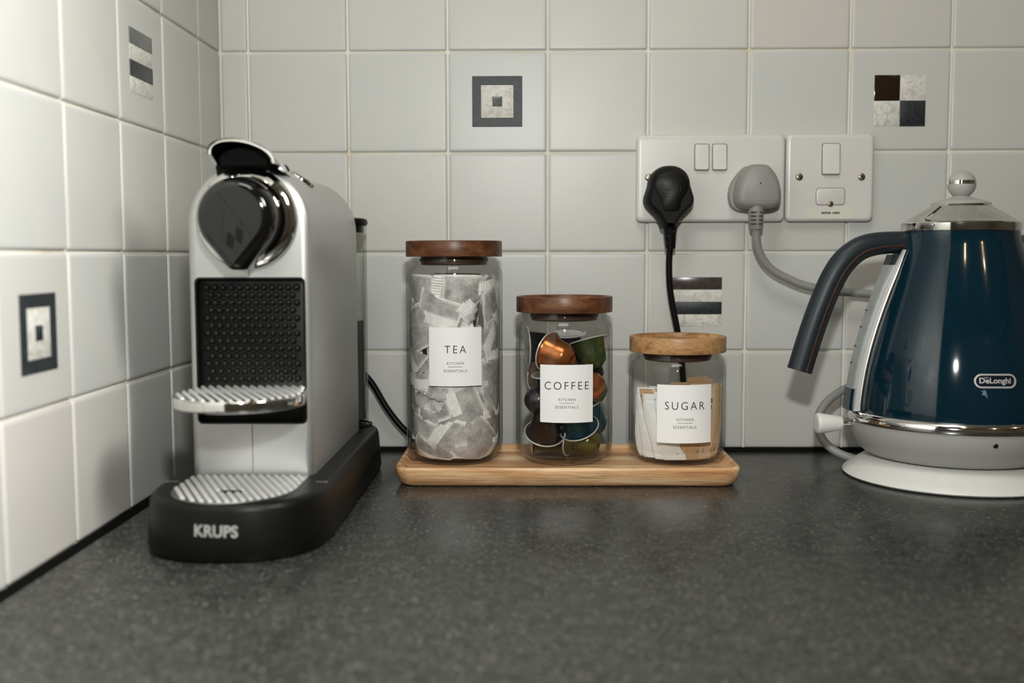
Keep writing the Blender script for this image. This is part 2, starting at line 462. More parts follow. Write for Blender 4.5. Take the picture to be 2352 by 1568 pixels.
def tile_geo(w, h):
    """cushion-edged tile lying in xz, face towards -y"""
    loops = []
    for ins, y in ((0.0, 3.4), (0.0, 1.5), (0.25, 0.8), (0.9, 0.28), (2.0, 0.06), (3.4, 0.0)):
        r = max(0.3, 1.6 - ins * 0.2)
        loops.append([(a, y, b) for a, b in rrect(w - 2 * ins, h - 2 * ins, r, 2)])
    return loft(loops)
TW = 97.6
tile_cache = {}
def tile_mesh(w, h, side):
    k = (round(w, 1), round(h, 1), side)
    if k not in tile_cache:
        g = tile_geo(w, h)
        if side: g = xf(g, Matrix.Rotation(PI / 2, 4, 'Z'))
        tile_cache[k] = mesh('tile', g, M['tile'], 60)
    return tile_cache[k]
backt, leftt = {}, {}
cols = [(-3, -228.0 + 1.2, -200.0 - 1.2)] + [(k, 100.0 * k + 1.2, 100.0 * k + 98.8) for k in range(-2, 12)]
rows = [(j, ROW0 + 100 * j + 1.2, ROW0 + 100 * j + 98.8) for j in range(-2, 6)]
for k, x0, x1 in cols:
    for j, z0, z1 in rows:
        dz = 0.0
        o = link('tile', tile_mesh(x1 - x0, z1 - z0, 0), wall_back, ((x0 + x1) / 2, random.uniform(-0.25, 0.25), (z0 + z1) / 2),
                 (random.uniform(-.003, .003), 0, random.uniform(-.003, .003)))
        backt[(k, j)] = o
Y0 = -169.9
lcols = [(-2, -70.0 + 1.0, -1.2), ] + [(k, Y0 - 100 * k + 1.2, Y0 - 100 * k + 98.8) for k in range(0, 7)] + [(7, -959.0, Y0 - 600 - 1.2)]
for k, y0, y1 in lcols:
    for j, z0, z1 in rows:
        leftt[(k, j)] = link('tile', tile_mesh(y1 - y0, z1 - z0, 1), wall_left, (XL + random.uniform(-0.25, 0.25), (y0 + y1) / 2, (z0 + z1) / 2),
                             (0, random.uniform(-.003, .003), random.uniform(-.003, .003)))

def inset(tile, side, name, w, h, cx, cz, mat, proud=0.7, bev=0.5):
    """a small inlay on the face of a tile, in the tile's own frame"""
    g = prism(rrect(w, h, 0.3, 1), 0.3, -proud, 'y', 0, bev, 2)
    g = move(g, (cx, 0, cz))
    if side: g = xf(g, Matrix.Rotation(PI / 2, 4, 'Z'))
    return link(name, mesh(name, g, mat, 30), tile)
def frame_inset(tile, side, W, w, mat, cx, cz):
    o = rrect(W, W, 0.3, 1, cx, cz); i = rrect(w, w, 0.3, 1, cx, cz)
    lp = [[(a, 0.3, b) for a, b in o], [(a, -0.3, b) for a, b in o], [(a, -0.8, b) for a, b in offset(o, -0.5)],
          [(a, -0.8, b) for a, b in offset(i, 0.4)], [(a, -0.5, b) for a, b in i], [(a, 0.3, b) for a, b in i]]
    g = loft(lp, False, False)
    if side: g = xf(g, Matrix.Rotation(PI / 2, 4, 'Z'))
    return link('inset_frame', mesh('inset_frame', g, mat, 30), tile)
def target_tile(tile, side, cx=0, cz=0):
    frame_inset(tile, side, 50, 32.5, M['slate'], cx, cz)
    inset(tile, side, 'inset_stone', 32.3, 32.3, cx, cz, M['stone'], 0.35, 0.3)
    inset(tile, side, 'inset_centre', 10, 10, cx, cz, M['slate'] if side else M['slate_pale'], 1.0, 0.8)
def stripe_tile(tile, side, top, cx=0, cz=0):
    for i, mt in enumerate((top, M['stone'], M['slate'], M['stone'])):
        inset(tile, side, 'inset_stripe', 50, 12.4, cx, cz + 18.75 - 12.5 * i, mt, 0.7 if i % 2 == 0 else 0.35, 0.4)
target_tile(backt[(0, 1)], 0, -0.4, 0.6)
for i, (sx, sz, mt) in enumerate(((-1, 1, M['brownglass']), (1, 1, M['stone']), (-1, -1, M['stone']), (1, -1, M['slate']))):
    inset(backt[(4, 1)], 0, 'inset_square', 25.2, 25.2, -0.2 + sx * 12.8, -0.5 + sz * 12.6, mt, 0.7 if mt is not M['stone'] else 0.35, 0.5)
stripe_tile(backt[(2, -1)], 0, plain('brown_grey_inset', (0.055, 0.043, 0.040), 0.22, wear=0.3, scale=200), 1.0, -0.1)
stripe_tile(leftt[(1, 1)], 1, M['slate_pale'], -2.5, -0.3)
target_tile(leftt[(3, -1)], 1, 1.8, -1.4)

# worktop and its black sealing strips
wt = part('worktop', join(prism([(-1, -1)] and [(-640, -38), (0, -38), (0, 0), (-634, 0), (-638, -2), (-640, -6)], XL, 1300, 'x')), M['worktop'], None, 30)
tag(wt, 'dark grey speckled laminate worktop under the coffee machine, tray and kettle', 'worktop')
t1 = part('trim_1', prism([(-3.5, 0.02), (0.6, 0.02), (0.6, 4.4), (-0.8, 4.4)], XL + 1, 1298, 'x'), M['seal']); t1['kind'] = 'structure'
t2 = part('trim_2', prism([(XL - 0.6, 0.03), (XL + 4.5, 0.03), (XL + 0.8, 4.2), (XL - 0.6, 4.2)], -640, -4, 'y'), M['seal']); t2['kind'] = 'structure'

# ================================================================== COFFEE MACHINE
MC = -121.5                       # centre line of the body
cm = thing('coffee_machine', 'silver capsule coffee machine with black base against the left tiles', 'coffee machine', (-120, -220, 0))
def base_outline(cx=-120.5, hw=63.3, yf=-409.5, yr=-40.0, n=28):
    pts = []
    for i in range(n + 1):          # front half, left to right
        a = PI + PI * i / n
        c, s = math.cos(a), math.sin(a)
        e = 2 / 2.35
        pts.append((cx + hw * math.copysign(abs(c) ** e, c), -340 + (-340 - yf) * math.copysign(abs(s) ** e, s)))
    for i in range(n + 1):
        a = PI * i / n
        c, s = math.cos(a), math.sin(a)
        pts.append((cx + hw * math.copysign(abs(c) ** 0.85, c), -105 + (yr + 105) * abs(s) ** 0.85))
    return pts
BO = base_outline()
BZ = 39.0
lp = []
for d, z in ((-4, 0.4), (-1.2, 1.4), (0, 4.5), (-0.6, 14), (-2.2, BZ - 5), (-3.2, BZ - 2.0), (-5, BZ - 0.5), (-7.5, BZ)):
    lp.append([(x, y, z) for x, y in offset(BO, d)])
base = part('base', loft(lp), M['black'], cm)
# pale raised line where the drip tray front meets the rear base
part('tray_seam', box(-70.5, -62.5, -334.6, -333.8, BZ - 0.3, BZ + 0.15), M['silver'], cm)
part('tray_seam', box(-178.5, -169, -334.6, -333.8, BZ - 0.3, BZ + 0.15), M['silver'], cm)
# maker's name on the front of the base
def on_base(g):
    out = []
    for x, y, z in g[0]:
        a = x
        # front surface y at this x, from the outline
        best = None
        for i in range(len(BO) // 2):
            (x0, y0), (x1, y1) = BO[i], BO[i + 1]
            if min(x0, x1) - 1e-6 <= a <= max(x0, x1) + 1e-6 and y0 < -330:
                t = 0 if abs(x1 - x0) < 1e-9 else (a - x0) / (x1 - x0)
                best = y0 + (y1 - y0) * t
        ins = 0.0 if z < 4.5 else (0.6 * (z - 4.5) / 9.5 if z < 14 else 0.6 + 1.6 * (z - 14) / 20)
        out.append((x, best + ins - 0.35 + y, z))
    return out, g[1]
g = subdivide(text_geo('KRUPS', 28.5, 8.0, 1.02, 0.035), 2.0)
g = [(x - 121.3, y, z + 22.0 - 0.03 * x) for x, y, z in g[0]], g[1]
part('brand_name', on_base(g), M['logo'], cm, 0)

# body: an arch pulled back along y, with a cavity cut in its front
AR, AZ = 45.0, 222.0
arch = [(MC - AR + 3, BZ - 8), (MC + AR - 3, BZ - 8), (MC + AR, BZ - 5)] + \
       [(MC + AR, z) for z in (90, 140, 190)] + \
       [(MC + AR * math.cos(PI * i / 28), AZ + AR * math.sin(PI * i / 28)) for i in range(29)] + \
       [(MC - AR, z) for z in (190, 140, 90)] + [(MC - AR, BZ - 5)]
bodyg = prism(arch, -312, -101, 'y', 6.5, 5, 5)
cut = prism(rrect(81, 107.5, 4, 5, MC + 0.3, 130.8), -330, -300, 'y')
def boolean(ga, gb, mat):
    a = bpy.data.objects.new('tmp_a', mesh('tmp_a', ga, mat)); b = bpy.data.objects.new('tmp_b', mesh('tmp_b', gb, mat))
    COL.objects.link(a); COL.objects.link(b)
    md = a.modifiers.new('cut', 'BOOLEAN'); md.operation = 'DIFFERENCE'; md.object = b; md.solver = 'EXACT'
    dg = bpy.context.evaluated_depsgraph_get(); dg.update()
    me = bpy.data.meshes.new_from_object(a.evaluated_get(dg))
    g = ([tuple(v.co / MM) for v in me.vertices], [tuple(p.vertices) for p in me.polygons])
    bpy.data.objects.remove(a); bpy.data.objects.remove(b)
    return g
part('body', boolean(bodyg, cut, M['silver']), M['silver'], cm, 35)
part('front_seam', box(MC - 0.35, MC + 0.35, -312.15, -311.0, BZ + 2, 76.6), M['gap'], cm)
part('front_seam', box(MC - 0.35, MC + 0.35, -312.15, -311.0, 185.2, 193), M['gap'], cm)
part('cavity_lining', join(prism(rrect(80.6, 107.1, 4, 5, MC + 0.3, 130.8), -304.5, -300.5, 'y')), M['blackmatte'], cm)
lin = loft([[(a, y, b) for a, b in rrect(80.8, 107.3, 4, 5, MC + 0.3, 130.8)] for y in (-311.5, -301)] +
           [[(a, y, b) for a, b in rrect(78.2, 104.7, 3, 5, MC + 0.3, 130.8)] for y in (-301, -311.5)], False, False)
v, f = lin
f = f + [(3 * 24 + j, 3 * 24 + (j + 1) % 24, (j + 1) % 24, j) for j in range(24)]
part('cavity_rim', (v, f), M['black'], cm)
panel = part('studded_panel', prism(rrect(76.5, 80, 2, 3, MC + 0.3, 142.5), -304, -306.5, 'y', 0, 0.8, 2), M['black'], cm)
stud = lathe([(2.55, 0.0), (2.5, 0.9), (2.1, 1.9), (1.3, 2.6), (0.4, 2.9)], 12, cap0=False)
stud = xf(stud, Matrix.Rotation(PI / 2, 4, 'X'))
stud_me = mesh('stud', stud, M['black'], 60)
for r in range(13):
    nn = 12 if r % 2 == 0 else 11
    for c in range(nn):
        x = MC + 0.3 + (c - (nn - 1) / 2) * 6.0; z = 177.0 - r * 5.6
        link('stud', stud_me, panel, (x + 120, -306.4 + 220, z))

# cup shelf of chrome with raised diagonal bars
def half_ellipse(cx, hw, y0, yf, n=24, straight=0):
    pts = [(cx - hw, y0)]
    for i in range(n + 1):
        a = PI + PI * i / n
        pts.append((cx + hw * math.cos(a), y0 - straight + (y0 - straight - yf) * math.sin(a)))
    pts.append((cx + hw, y0)); return pts
def bars(outline, slope, pitch, width, z0, z1, mat, parent, holes=None, edge=2.2):
    xs = [p[0] for p in outline]; ys = [p[1] for p in outline]
    x = min(xs) - 80
    inner = offset(outline, -edge)
    made = 0
    d = Vector((slope, -1)).normalized(); nrm = Vector((-d.y, d.x))
    while x < max(xs) + 10:
        y = max(ys); run = []; t = 0
        segs = []
        while t < 130:
            p = Vector((x, y)) + d * t
            ok = inside((p.x, p.y), inner) and not (holes and inside((p.x, p.y), holes))
            if ok: run.append(p.copy())
            elif run: segs.append((run[0], run[-1])); run = []
            t += 0.6
        for a, b in segs:
            if (b - a).length < 3: continue
            lps = []
            L = (b - a).length
            sec = [(-width / 2, z0), (width / 2, z0), (width / 2 * 0.8, z1 - 0.5), (width / 2 * 0.35, z1), (-width / 2 * 0.35, z1), (-width / 2 * 0.8, z1 - 0.5)]
            for p, sh in ((a, 0.45), (a + (b - a) * (1.2 / L), 1), (b - (b - a) * (1.2 / L), 1), (b, 0.45)):
                lps.append([(p.x + nrm.x * u, p.y + nrm.y * u, z0 + (w - z0) * sh) for u, w in sec])
            part('bar', loft(lps), mat, parent, 50); made += 1
        x += pitch
    return made
SO = [(MC - 39.5, -302)] + [(MC + 0.6 + 46.0 * math.cos(PI + PI * i / 28), -344 + 47.5 * math.sin(PI + PI * i / 28)) for i in range(29)] + [(MC + 39.5, -302)]
shelf = part('cup_shelf', prism(SO, 95.6, 104.0, 'z', 2.0, 1.2, 3), M['chrome'], cm)
bars(SO, 0.47, 6.1, 2.9, 103.8, 105.2, M['chrome_dull'], shelf, None, 3.0)
part('shelf_hinge', box(MC - 40, MC + 40, -306, -302, 92, 104), M['blackmatte'], cm)
# lower drip grid on the base
GO = half_ellipse(MC, 43.0, -317, -404.5, 28, 40)
grid = part('drip_grid', prism(GO, BZ - 1, BZ + 0.8, 'z', 0, 0.5, 1), M['chrome_dark'], cm)
slot = [(MC - 9, -371), (MC - 8, -375), (MC + 8, -375), (MC + 9, -371), (MC + 8, -367), (MC - 8, -367)]
bars(GO, 0.47, 5.6, 3.1, BZ + 0.7, BZ + 2.2, M['chrome_dull'], grid, slot, 1.6)
part('grid_slot', prism(offset(slot, -1.2), BZ + 0.8, BZ + 1.3, 'z'), M['blackmatte'], grid)

# brewing head: chrome ring, black drop-shaped nose
HZ = 226.6
ringprof = [(37.2, 0.0), (37.2, 2.0), (36.2, 5.5), (33.5, 8.5), (30.0, 9.8), (28.6, 8.5), (28.2, 0.0)]
part('head_ring', aim(lathe(ringprof, 64, cap0=False, cap1=False), (MC - 0.3, -311.5, HZ), (0, -1, 0)), M['chrome'], cm)
part('head_collar', aim(lathe([(28.8, 0), (28.8, 7.5), (27.6, 9.5), (27.2, 26)], 48), (MC - 0.3, -311.5, HZ), (0, -1, 0)), M['blackgloss'], cm)
def drop(r, cx, cz, tip, tw):
    """circle running into a blunt point below"""
    pts = []
    th = math.asin(min(1, r / math.hypot(cz - tip, 0) * 0.93))
    a0 = -th * 0.95; a1 = PI + th * 0.95
    for i in range(37):
        a = a0 + (a1 - a0) * i / 36
        pts.append((cx + r * math.cos(a), cz + r * math.sin(a)))
    pts += [(cx - tw, tip + 1.0), (cx - tw * 0.6, tip), (cx + tw * 0.6, tip), (cx + tw, tip + 1.0)]
    return pts
NO = drop(28.0, MC - 0.3, HZ + 0.5, 190.0, 6.0)
NF = drop(20.5, MC - 1.0, HZ + 0.5, 195.0, 1.5)
lp = [[(x, y, z) for x, z in NO] for y in (-318, -336)]
for i in range(1, 9):
    a = PI / 2 * i / 8; k = 1 - math.cos(a)
    lp.append([(x0 + (x1 - x0) * k, -336 - 13.0 * math.sin(a), z0 + (z1 - z0) * k) for (x0, z0), (x1, z1) in zip(NO, NF)])
part('nose', loft(lp), M['blackgloss'], cm, 60)
nf = part('nose_face', prism(drop(20.8, MC - 1.0, HZ + 0.5, 195.0, 1.5), -348.6, -349.5, 'y', 0, 0.4, 1), M['nosegrey'], cm)
em = []
for (sx, sz) in ((0, 0), (6.3, 3.8)):
    px, pz = MC - 5.5 + sx, 208.0 + sz
    em.append(prism([(px, pz), (px + 4.6, pz - 4.0), (px + 5.8, pz + 5.0), (px + 1.2, pz + 9.0)], -349.4, -349.75, 'y'))
part('emblem', join(*em), M['blackmatte'], nf)
hair = []
for a, b in (((MC - 10, 243), (MC + 12, 214)), ((MC - 7, 232), (MC - 8.5, 208)), ((MC + 6, 226), (MC + 1, 200))):
    dd = Vector((b[0] - a[0], b[1] - a[1])).normalized() * 0.18; nn = Vector((-dd.y, dd.x))
    hair.append(prism([(a[0] + nn.x, a[1] + nn.y), (a[0] - nn.x, a[1] - nn.y), (b[0] - nn.x, b[1] - nn.y), (b[0] + nn.x, b[1] + nn.y)], -349.4, -349.6, 'y'))
part('emblem_lines', join(*hair), M['blackmatte'], nf)

# lever on top: chrome hood with black underside
def hood(y, wl, wr, zl, zt, zr, th, n=24):
    outer, inner = [], []
    c = MC + 1.5
    for i in range(n + 1):
        t = i / n; a = PI - PI * t
        zb = zl + (zr - zl) * t
        w = wl + (wr - wl) * t
        az = PI * t ** 0.8
        for lst, k in ((outer, 0), (inner, th)):
            lst.append((c + (w - k) * math.cos(a), y, zb + (zt - k * 0.9 - zb) * math.sin(az) ** 0.95))
    return outer + inner[::-1]
hl = [hood(-337, 20.5, 24.5, 270.5, 280.3, 264.5, 1.2), hood(-340, 21.2, 25.2, 270.5, 281.4, 264.0, 2.2), hood(-334, 22.5, 26.5, 269.5, 282.2, 263.2, 2.6),
      hood(-318, 23.5, 28.0, 265, 280.6, 260, 2.6), hood(-300, 23.5, 27, 261, 275.5, 258, 2.6), hood(-270, 21, 23, 257, 269.5, 257, 2.5), hood(-235, 18, 18, 256, 264.5, 256, 2.5)]
part('lever', loft(hl), M['chrome'], cm, 50)
ul = []
for y, w, zt, zb in ((-325, 17.0, 276, 264.5), (-319, 20.5, 277, 264.5), (-300, 21.0, 272, 256), (-250, 17, 262, 256)):
    pts = [(MC + 2.0 + w * math.cos(PI * i / 16), y, zb + 4 + (zt - zb - 4) * math.sin(PI * i / 16)) for i in range(17)]
    pts += [(MC + 2.0 - w * 0.9, y, zb), (MC + 2.0 + w * 0.9, y, zb)]
    ul.append(pts)
part('lever_underside', loft(ul), M['seal'], cm, 50)
sad = [(MC + 1.5 + 38.6 * math.cos(a), HZ - 1.0 + 38.4 * math.sin(a)) for a in [math.radians(58 + 68 * i / 12) for i in range(13)]]
sad = [(MC - 22.5, 266.5), (MC - 19, 262.0)][:1] + sad[::-1] + [(MC + 27.0, 258.5), (MC + 28.5, 262.5)] + [(MC + 1.5 + 27 * math.cos(a), 262.5 + 8.5 * math.sin(a)) for a in [math.radians(20 + 130 * i / 10) for i in range(11)]]
part('lever_saddle', prism(sad, -300, -313.2, 'y', 0, 0.4, 2), M['seal'], cm, 50)
# brew button on the shoulder
ba = math.radians(57)
bp = (MC + (AR - 0.5) * math.cos(ba), -238, AZ + (AR - 0.5) * math.sin(ba))
bt = part('brew_button', aim(lathe([(10.5, 0), (10.5, 2.0), (9.6, 3.0), (8.0, 3.2)], 32), bp, (math.cos(ba), 0, math.sin(ba))), M['chrome'], cm)
bp2 = (MC + (AR - 0.5) * math.cos(PI - ba), -238, AZ + (AR - 0.5) * math.sin(PI - ba))
part('brew_button', aim(lathe([(10.5, 0), (10.5, 2.0), (9.6, 3.0), (8.0, 3.2)], 32), bp2, (math.cos(PI - ba), 0, math.sin(ba))), M['chrome'], cm)
# water tank behind the body
TO = [(MC + 49.0 * math.copysign(abs(math.cos(a)) ** 0.7, math.cos(a)), -74 + 26 * math.copysign(abs(math.sin(a)) ** 0.8, math.sin(a))) for a in [2 * PI * i / 40 for i in range(40)]]
tank = part('water_tank', loft([[(x, y, z) for x, y in offset(TO, d)] for d, z in ((-3, BZ + 0.3), (0, BZ + 4), (0, 225), (0, 228), (-2, 228), (-2, 225), (-2, BZ + 6))], True, True), M['tank'], cm)
part('tank_water', loft([[(x, y, z) for x, y in offset(TO, -2.6)] for z in (BZ + 6.5, 139)]), M['water'], tank)
part('tank_lid', loft([[(x, y, z) for x, y in offset(TO, d)] for d, z in ((-2.5, 222), (-2.5, 228.3), (0.5, 228.5), (1.5, 231), (0.8, 234), (-2, 235.3))]), M['black'], tank)
part('tank_seat', loft([[(x, y, z) for x, y in offset(TO, d)] for d, z in ((3.5, BZ - 0.2), (3.5, BZ + 1.2), (0.6, BZ + 1.2), (0.6, BZ - 0.2))], False, False), M['black'], cm)

# ================================================================== TRAY
tray = thing('serving_tray', 'long narrow acacia wood tray with raised rim under the three jars', 'tray', (115, -116, 0))
TX0, TX1, TYF, TYB = -36.0, 265.5, -176.0, -53.0
tcx, tcy, tw, td = (TX0 + TX1) / 2, (TYF + TYB) / 2, TX1 - TX0, TYB - TYF
lp = []
for d, z, r in ((-7.5, 0.3, 12), (-5.5, 1.2, 13), (-3.5, 3.5, 14), (-1.2, 9, 14), (-0.2, 14, 14), (-0.3, 16.0, 14), (-1.3, 17.2, 14), (-3.0, 17.3, 13), (-5.0, 16.3, 11), (-8.0, 12.2, 9), (-10.5, 11.0, 7)):
    lp.append([(x, y, z) for x, y in rrect(tw + 2 * d, td + 2 * d, r, 6, tcx, tcy)])
part('tray_body', loft(lp), M['tray'], tray, 50)

# ================================================================== JARS
JY = -98.0; FL = 11.0
def jar(name, x, ztop, lidmat, lid_label, label, title, tw_, th_, tz, lab, extra_off):
    """ztop: underside of the lid; lab: (cx, z0, z1, width) of the paper label"""
    j = thing(name, label, 'jar', (x, JY, FL))
    H = ztop - FL
    outer = [(30.0, 0.0), (35.0, 0.4), (36.8, 2.2), (37.4, 5.0), (40.5, 7.5), (43.2, 10.5), (44.4, 15), (44.6, 22),
             (44.6, H - 18), (44.3, H - 13.8), (43.3, H - 10.4), (41.4, H - 7.6), (39.6, H - 6.0), (38.9, H - 4), (39.1, H - 0.6)]
    inner = [(36.6, H - 0.6), (36.4, H - 4), (38.0, H - 7), (40.4, H - 10.5), (41.9, H - 14), (42.2, H - 18), (42.2, 18), (41.6, 12), (39.2, 7.2), (34.0, 4.2), (15, 3.4)]
    part('glass_jar', lathe([(r, z + FL) for r, z in outer + inner], 72, (x, JY, 0)), M['glass'], j, 60)
    lid = part('lid', lathe([(r, z) for r, z in ((43.4, ztop), (44.1, ztop + 0.3), (44.3, ztop + 0.9), (44.3, ztop + 13.5), (44.0, ztop + 14.2), (43.2, ztop + 14.5), (40.9, ztop + 14.3), (39.6, ztop + 12.2), (38.6, ztop + 10.4), (34, ztop + 10.0))], 72, (x, JY, 0)), lidmat, j, 40)
    lid['label'] = lid_label
    part('lid_plug', lathe([(29.5, ztop - 7.6), (30.4, ztop - 7.0), (30.6, ztop - 4.6), (31.6, ztop - 4.3), (31.9, ztop - 3.0), (31.6, ztop - 1.8), (30.8, ztop - 1.5), (30.8, ztop + 0.4)], 64, (x, JY, 0)), M['plug_wood'], lid)
    # paper label bent round the glass
    cx, z0, z1, w = lab
    r = 44.75; a0 = -PI / 2 + (cx - x) / r
    nseg = 14
    def lab_pt(t, q, z): a = a0 + t / r; return (x + q * math.cos(a), JY + q * math.sin(a), z)
    lo = [[lab_pt(-w / 2 + w * i / nseg, q, z) for i in range(nseg + 1)] for q, z in ((r, z0), (r, z1), (r + 0.22, z1), (r + 0.22, z0))]
    V = [p for l in lo for p in l]; n = nseg + 1
    Fc = []
    for k in range(4):
        for i in range(nseg): Fc.append((k * n + i, k * n + i + 1, ((k + 1) % 4) * n + i + 1, ((k + 1) % 4) * n + i))
    Fc += [(0, n, 2 * n, 3 * n), (n - 1, 2 * n - 1, 3 * n - 1, 4 * n - 1)]
    pl = part('paper_label', (V, Fc), M['paper'], j, 30)
    def put(g, zc, nm):
        g = subdivide(g, 2.0); g = [(a, b, c + zc) for a, b, c in g[0]], g[1]
        part(nm, wrap(g, x, JY, r + 0.30, a0), M['ink'], pl, 0)
    put(text_geo(title, tw_, th_, 1.32, -0.008), tz, 'title_text')
    put(text_geo('KITCHEN', 15.0, 2.3, 1.32, 0.0), tz - 12.3, 'small_text')
    put(text_geo('ESSENTIALS', 20.6, 2.4, 1.32, 0.0), tz - 19.1, 'small_text')
    put(([(-6.6, 0, -0.16), (6.6, 0, -0.16), (6.6, 0, 0.16), (-6.6, 0, 0.16)], [(0, 1, 2, 3)]), tz - 15.5, 'rule')
    return j
jar('tea_jar', 12.3, 199.0, M['lid_dark'], 'dark walnut lid', 'tallest glass jar with walnut lid and white TEA label, full of tea bags', 'TEA', 19.3, 6.7, 117.1, (16.2, 84.3, 136.6, 48.8), 0)
jar('coffee_jar', 114.0, 148.3, M['lid_dark'], 'dark walnut lid', 'middle glass jar with walnut lid and white COFFEE label, holding coloured capsules', 'COFFEE', 40.5, 7.0, 84.7, (115.0, 51.6, 103.3, 49.2), 0)
jar('sugar_jar', 218.6, 111.6, M['lid_pale'], 'pale acacia lid', 'shortest glass jar with pale wooden lid and white SUGAR label', 'SUGAR', 36.0, 7.0, 66.8, (219.9, 33.3, 85.4, 50.6), 0)

# ------------------------------------------------------------------ tea bags in the tall jar
JTX = 12.3
def sheet(nu, nv, fn):
    V = [fn(i / nu, k / nv) for k in range(nv + 1) for i in range(nu + 1)]
    n = nu + 1
    return V, [(k * n + i, k * n + i + 1, (k + 1) * n + i + 1, (k + 1) * n + i) for k in range(nv) for i in range(nu)]
def tea_bag(th_deg, zc, rot_deg, rad, tilt=0.03, w=42.0, h=54.0, fold=None, seed=0, label=''):
    rnd = random.Random(seed * 13 + 5)
    ph = [rnd.uniform(0, 6.28) for _ in range(6)]
    th = math.radians(th_deg); ro = math.radians(rot_deg)
    curl = rnd.uniform(-0.006, 0.006)
    def place(s, t, off):
        # crumple, optional folded part, turn in the sheet plane, wrap round the jar
        off = off + 1.3 * math.sin(s * 0.15 + ph[0]) * math.sin(t * 0.13 + ph[1]) + 0.55 * math.sin(s * 0.37 + t * 0.31 + ph[2]) + 0.25 * abs(math.sin(s * 0.5 - t * 0.6 + ph[3])) + curl * (t * t) * 0.4
        if fold:
            fx, fy, fa = fold; n = Vector((math.cos(fa), math.sin(fa))); q = Vector((s - fx, t - fy)); dd = q.dot(n)
            if dd > 0: s -= 2 * dd * n.x; t -= 2 * dd * n.y; off += 2.2 + 0.06 * dd
        x = s * math.cos(ro) - t * math.sin(ro); z = s * math.sin(ro) + t * math.cos(ro)
        zz = zc + z
        rr = rad + off + tilt * z
        if zz < 18: zz = 18 - (18 - zz) * 0.12
        if zz > 183: zz = 183 + (zz - 183) * 0.15
        lim = 41.6 if zz > 32 else 41.6 - (32 - zz) * 0.42
        if rr > lim - 2.0: rr = lim - 2.0 + 2.0 * math.tanh((rr - lim + 2.0) / 2.5)
        rr = max(2.0, rr)
        a = th + x / max(14.0, rad)
        return (JTX + rr * math.cos(a), JY + rr * math.sin(a), zz)
    b = thing('tea_bag', label, 'tea bag', (JTX, JY, 19.0), 'tea bags in the tall jar')
    he = h / 2 - 8.5
    def fill(u, v): return max(0, 1 - abs(2 * u - 1) ** 9) * max(0, 1 - abs(2 * v - 1) ** 14)
    def body(side):
        def fn(u, v):
            s = (u - .5) * w; t = (v - .5) * 2 * he
            e = max(0, (1 - abs(2 * u - 1) ** 3)) * max(0, (1 - abs(2 * v - 1) ** 4))
            return place(s, t, side * 1.7 * e)
        return sheet(12, 13, fn)
    p = part('pouch', join(body(1), body(-1)), M['tea'], b, 80)
    at = p.data.attributes.new('fill', 'FLOAT', 'POINT')
    vals = [min(1, 1.25 * fill(i / 12, k / 13)) for k in range(14) for i in range(13)] * 2
    at.data.foreach_set('value', vals)
    for sg in (1, -1):
        def fn(u, v, q=0.0):
            t = sg * (he + v * 8.5); s = (u - .5) * w
            return place(s, t, q + (0.32 if int(round(u * 36)) % 2 else -0.32))
        part('crimped_edge', join(sheet(36, 2, fn), sheet(36, 2, lambda u, v: fn(u, v, 0.35))), M['crimp'], b, 0)
    return b
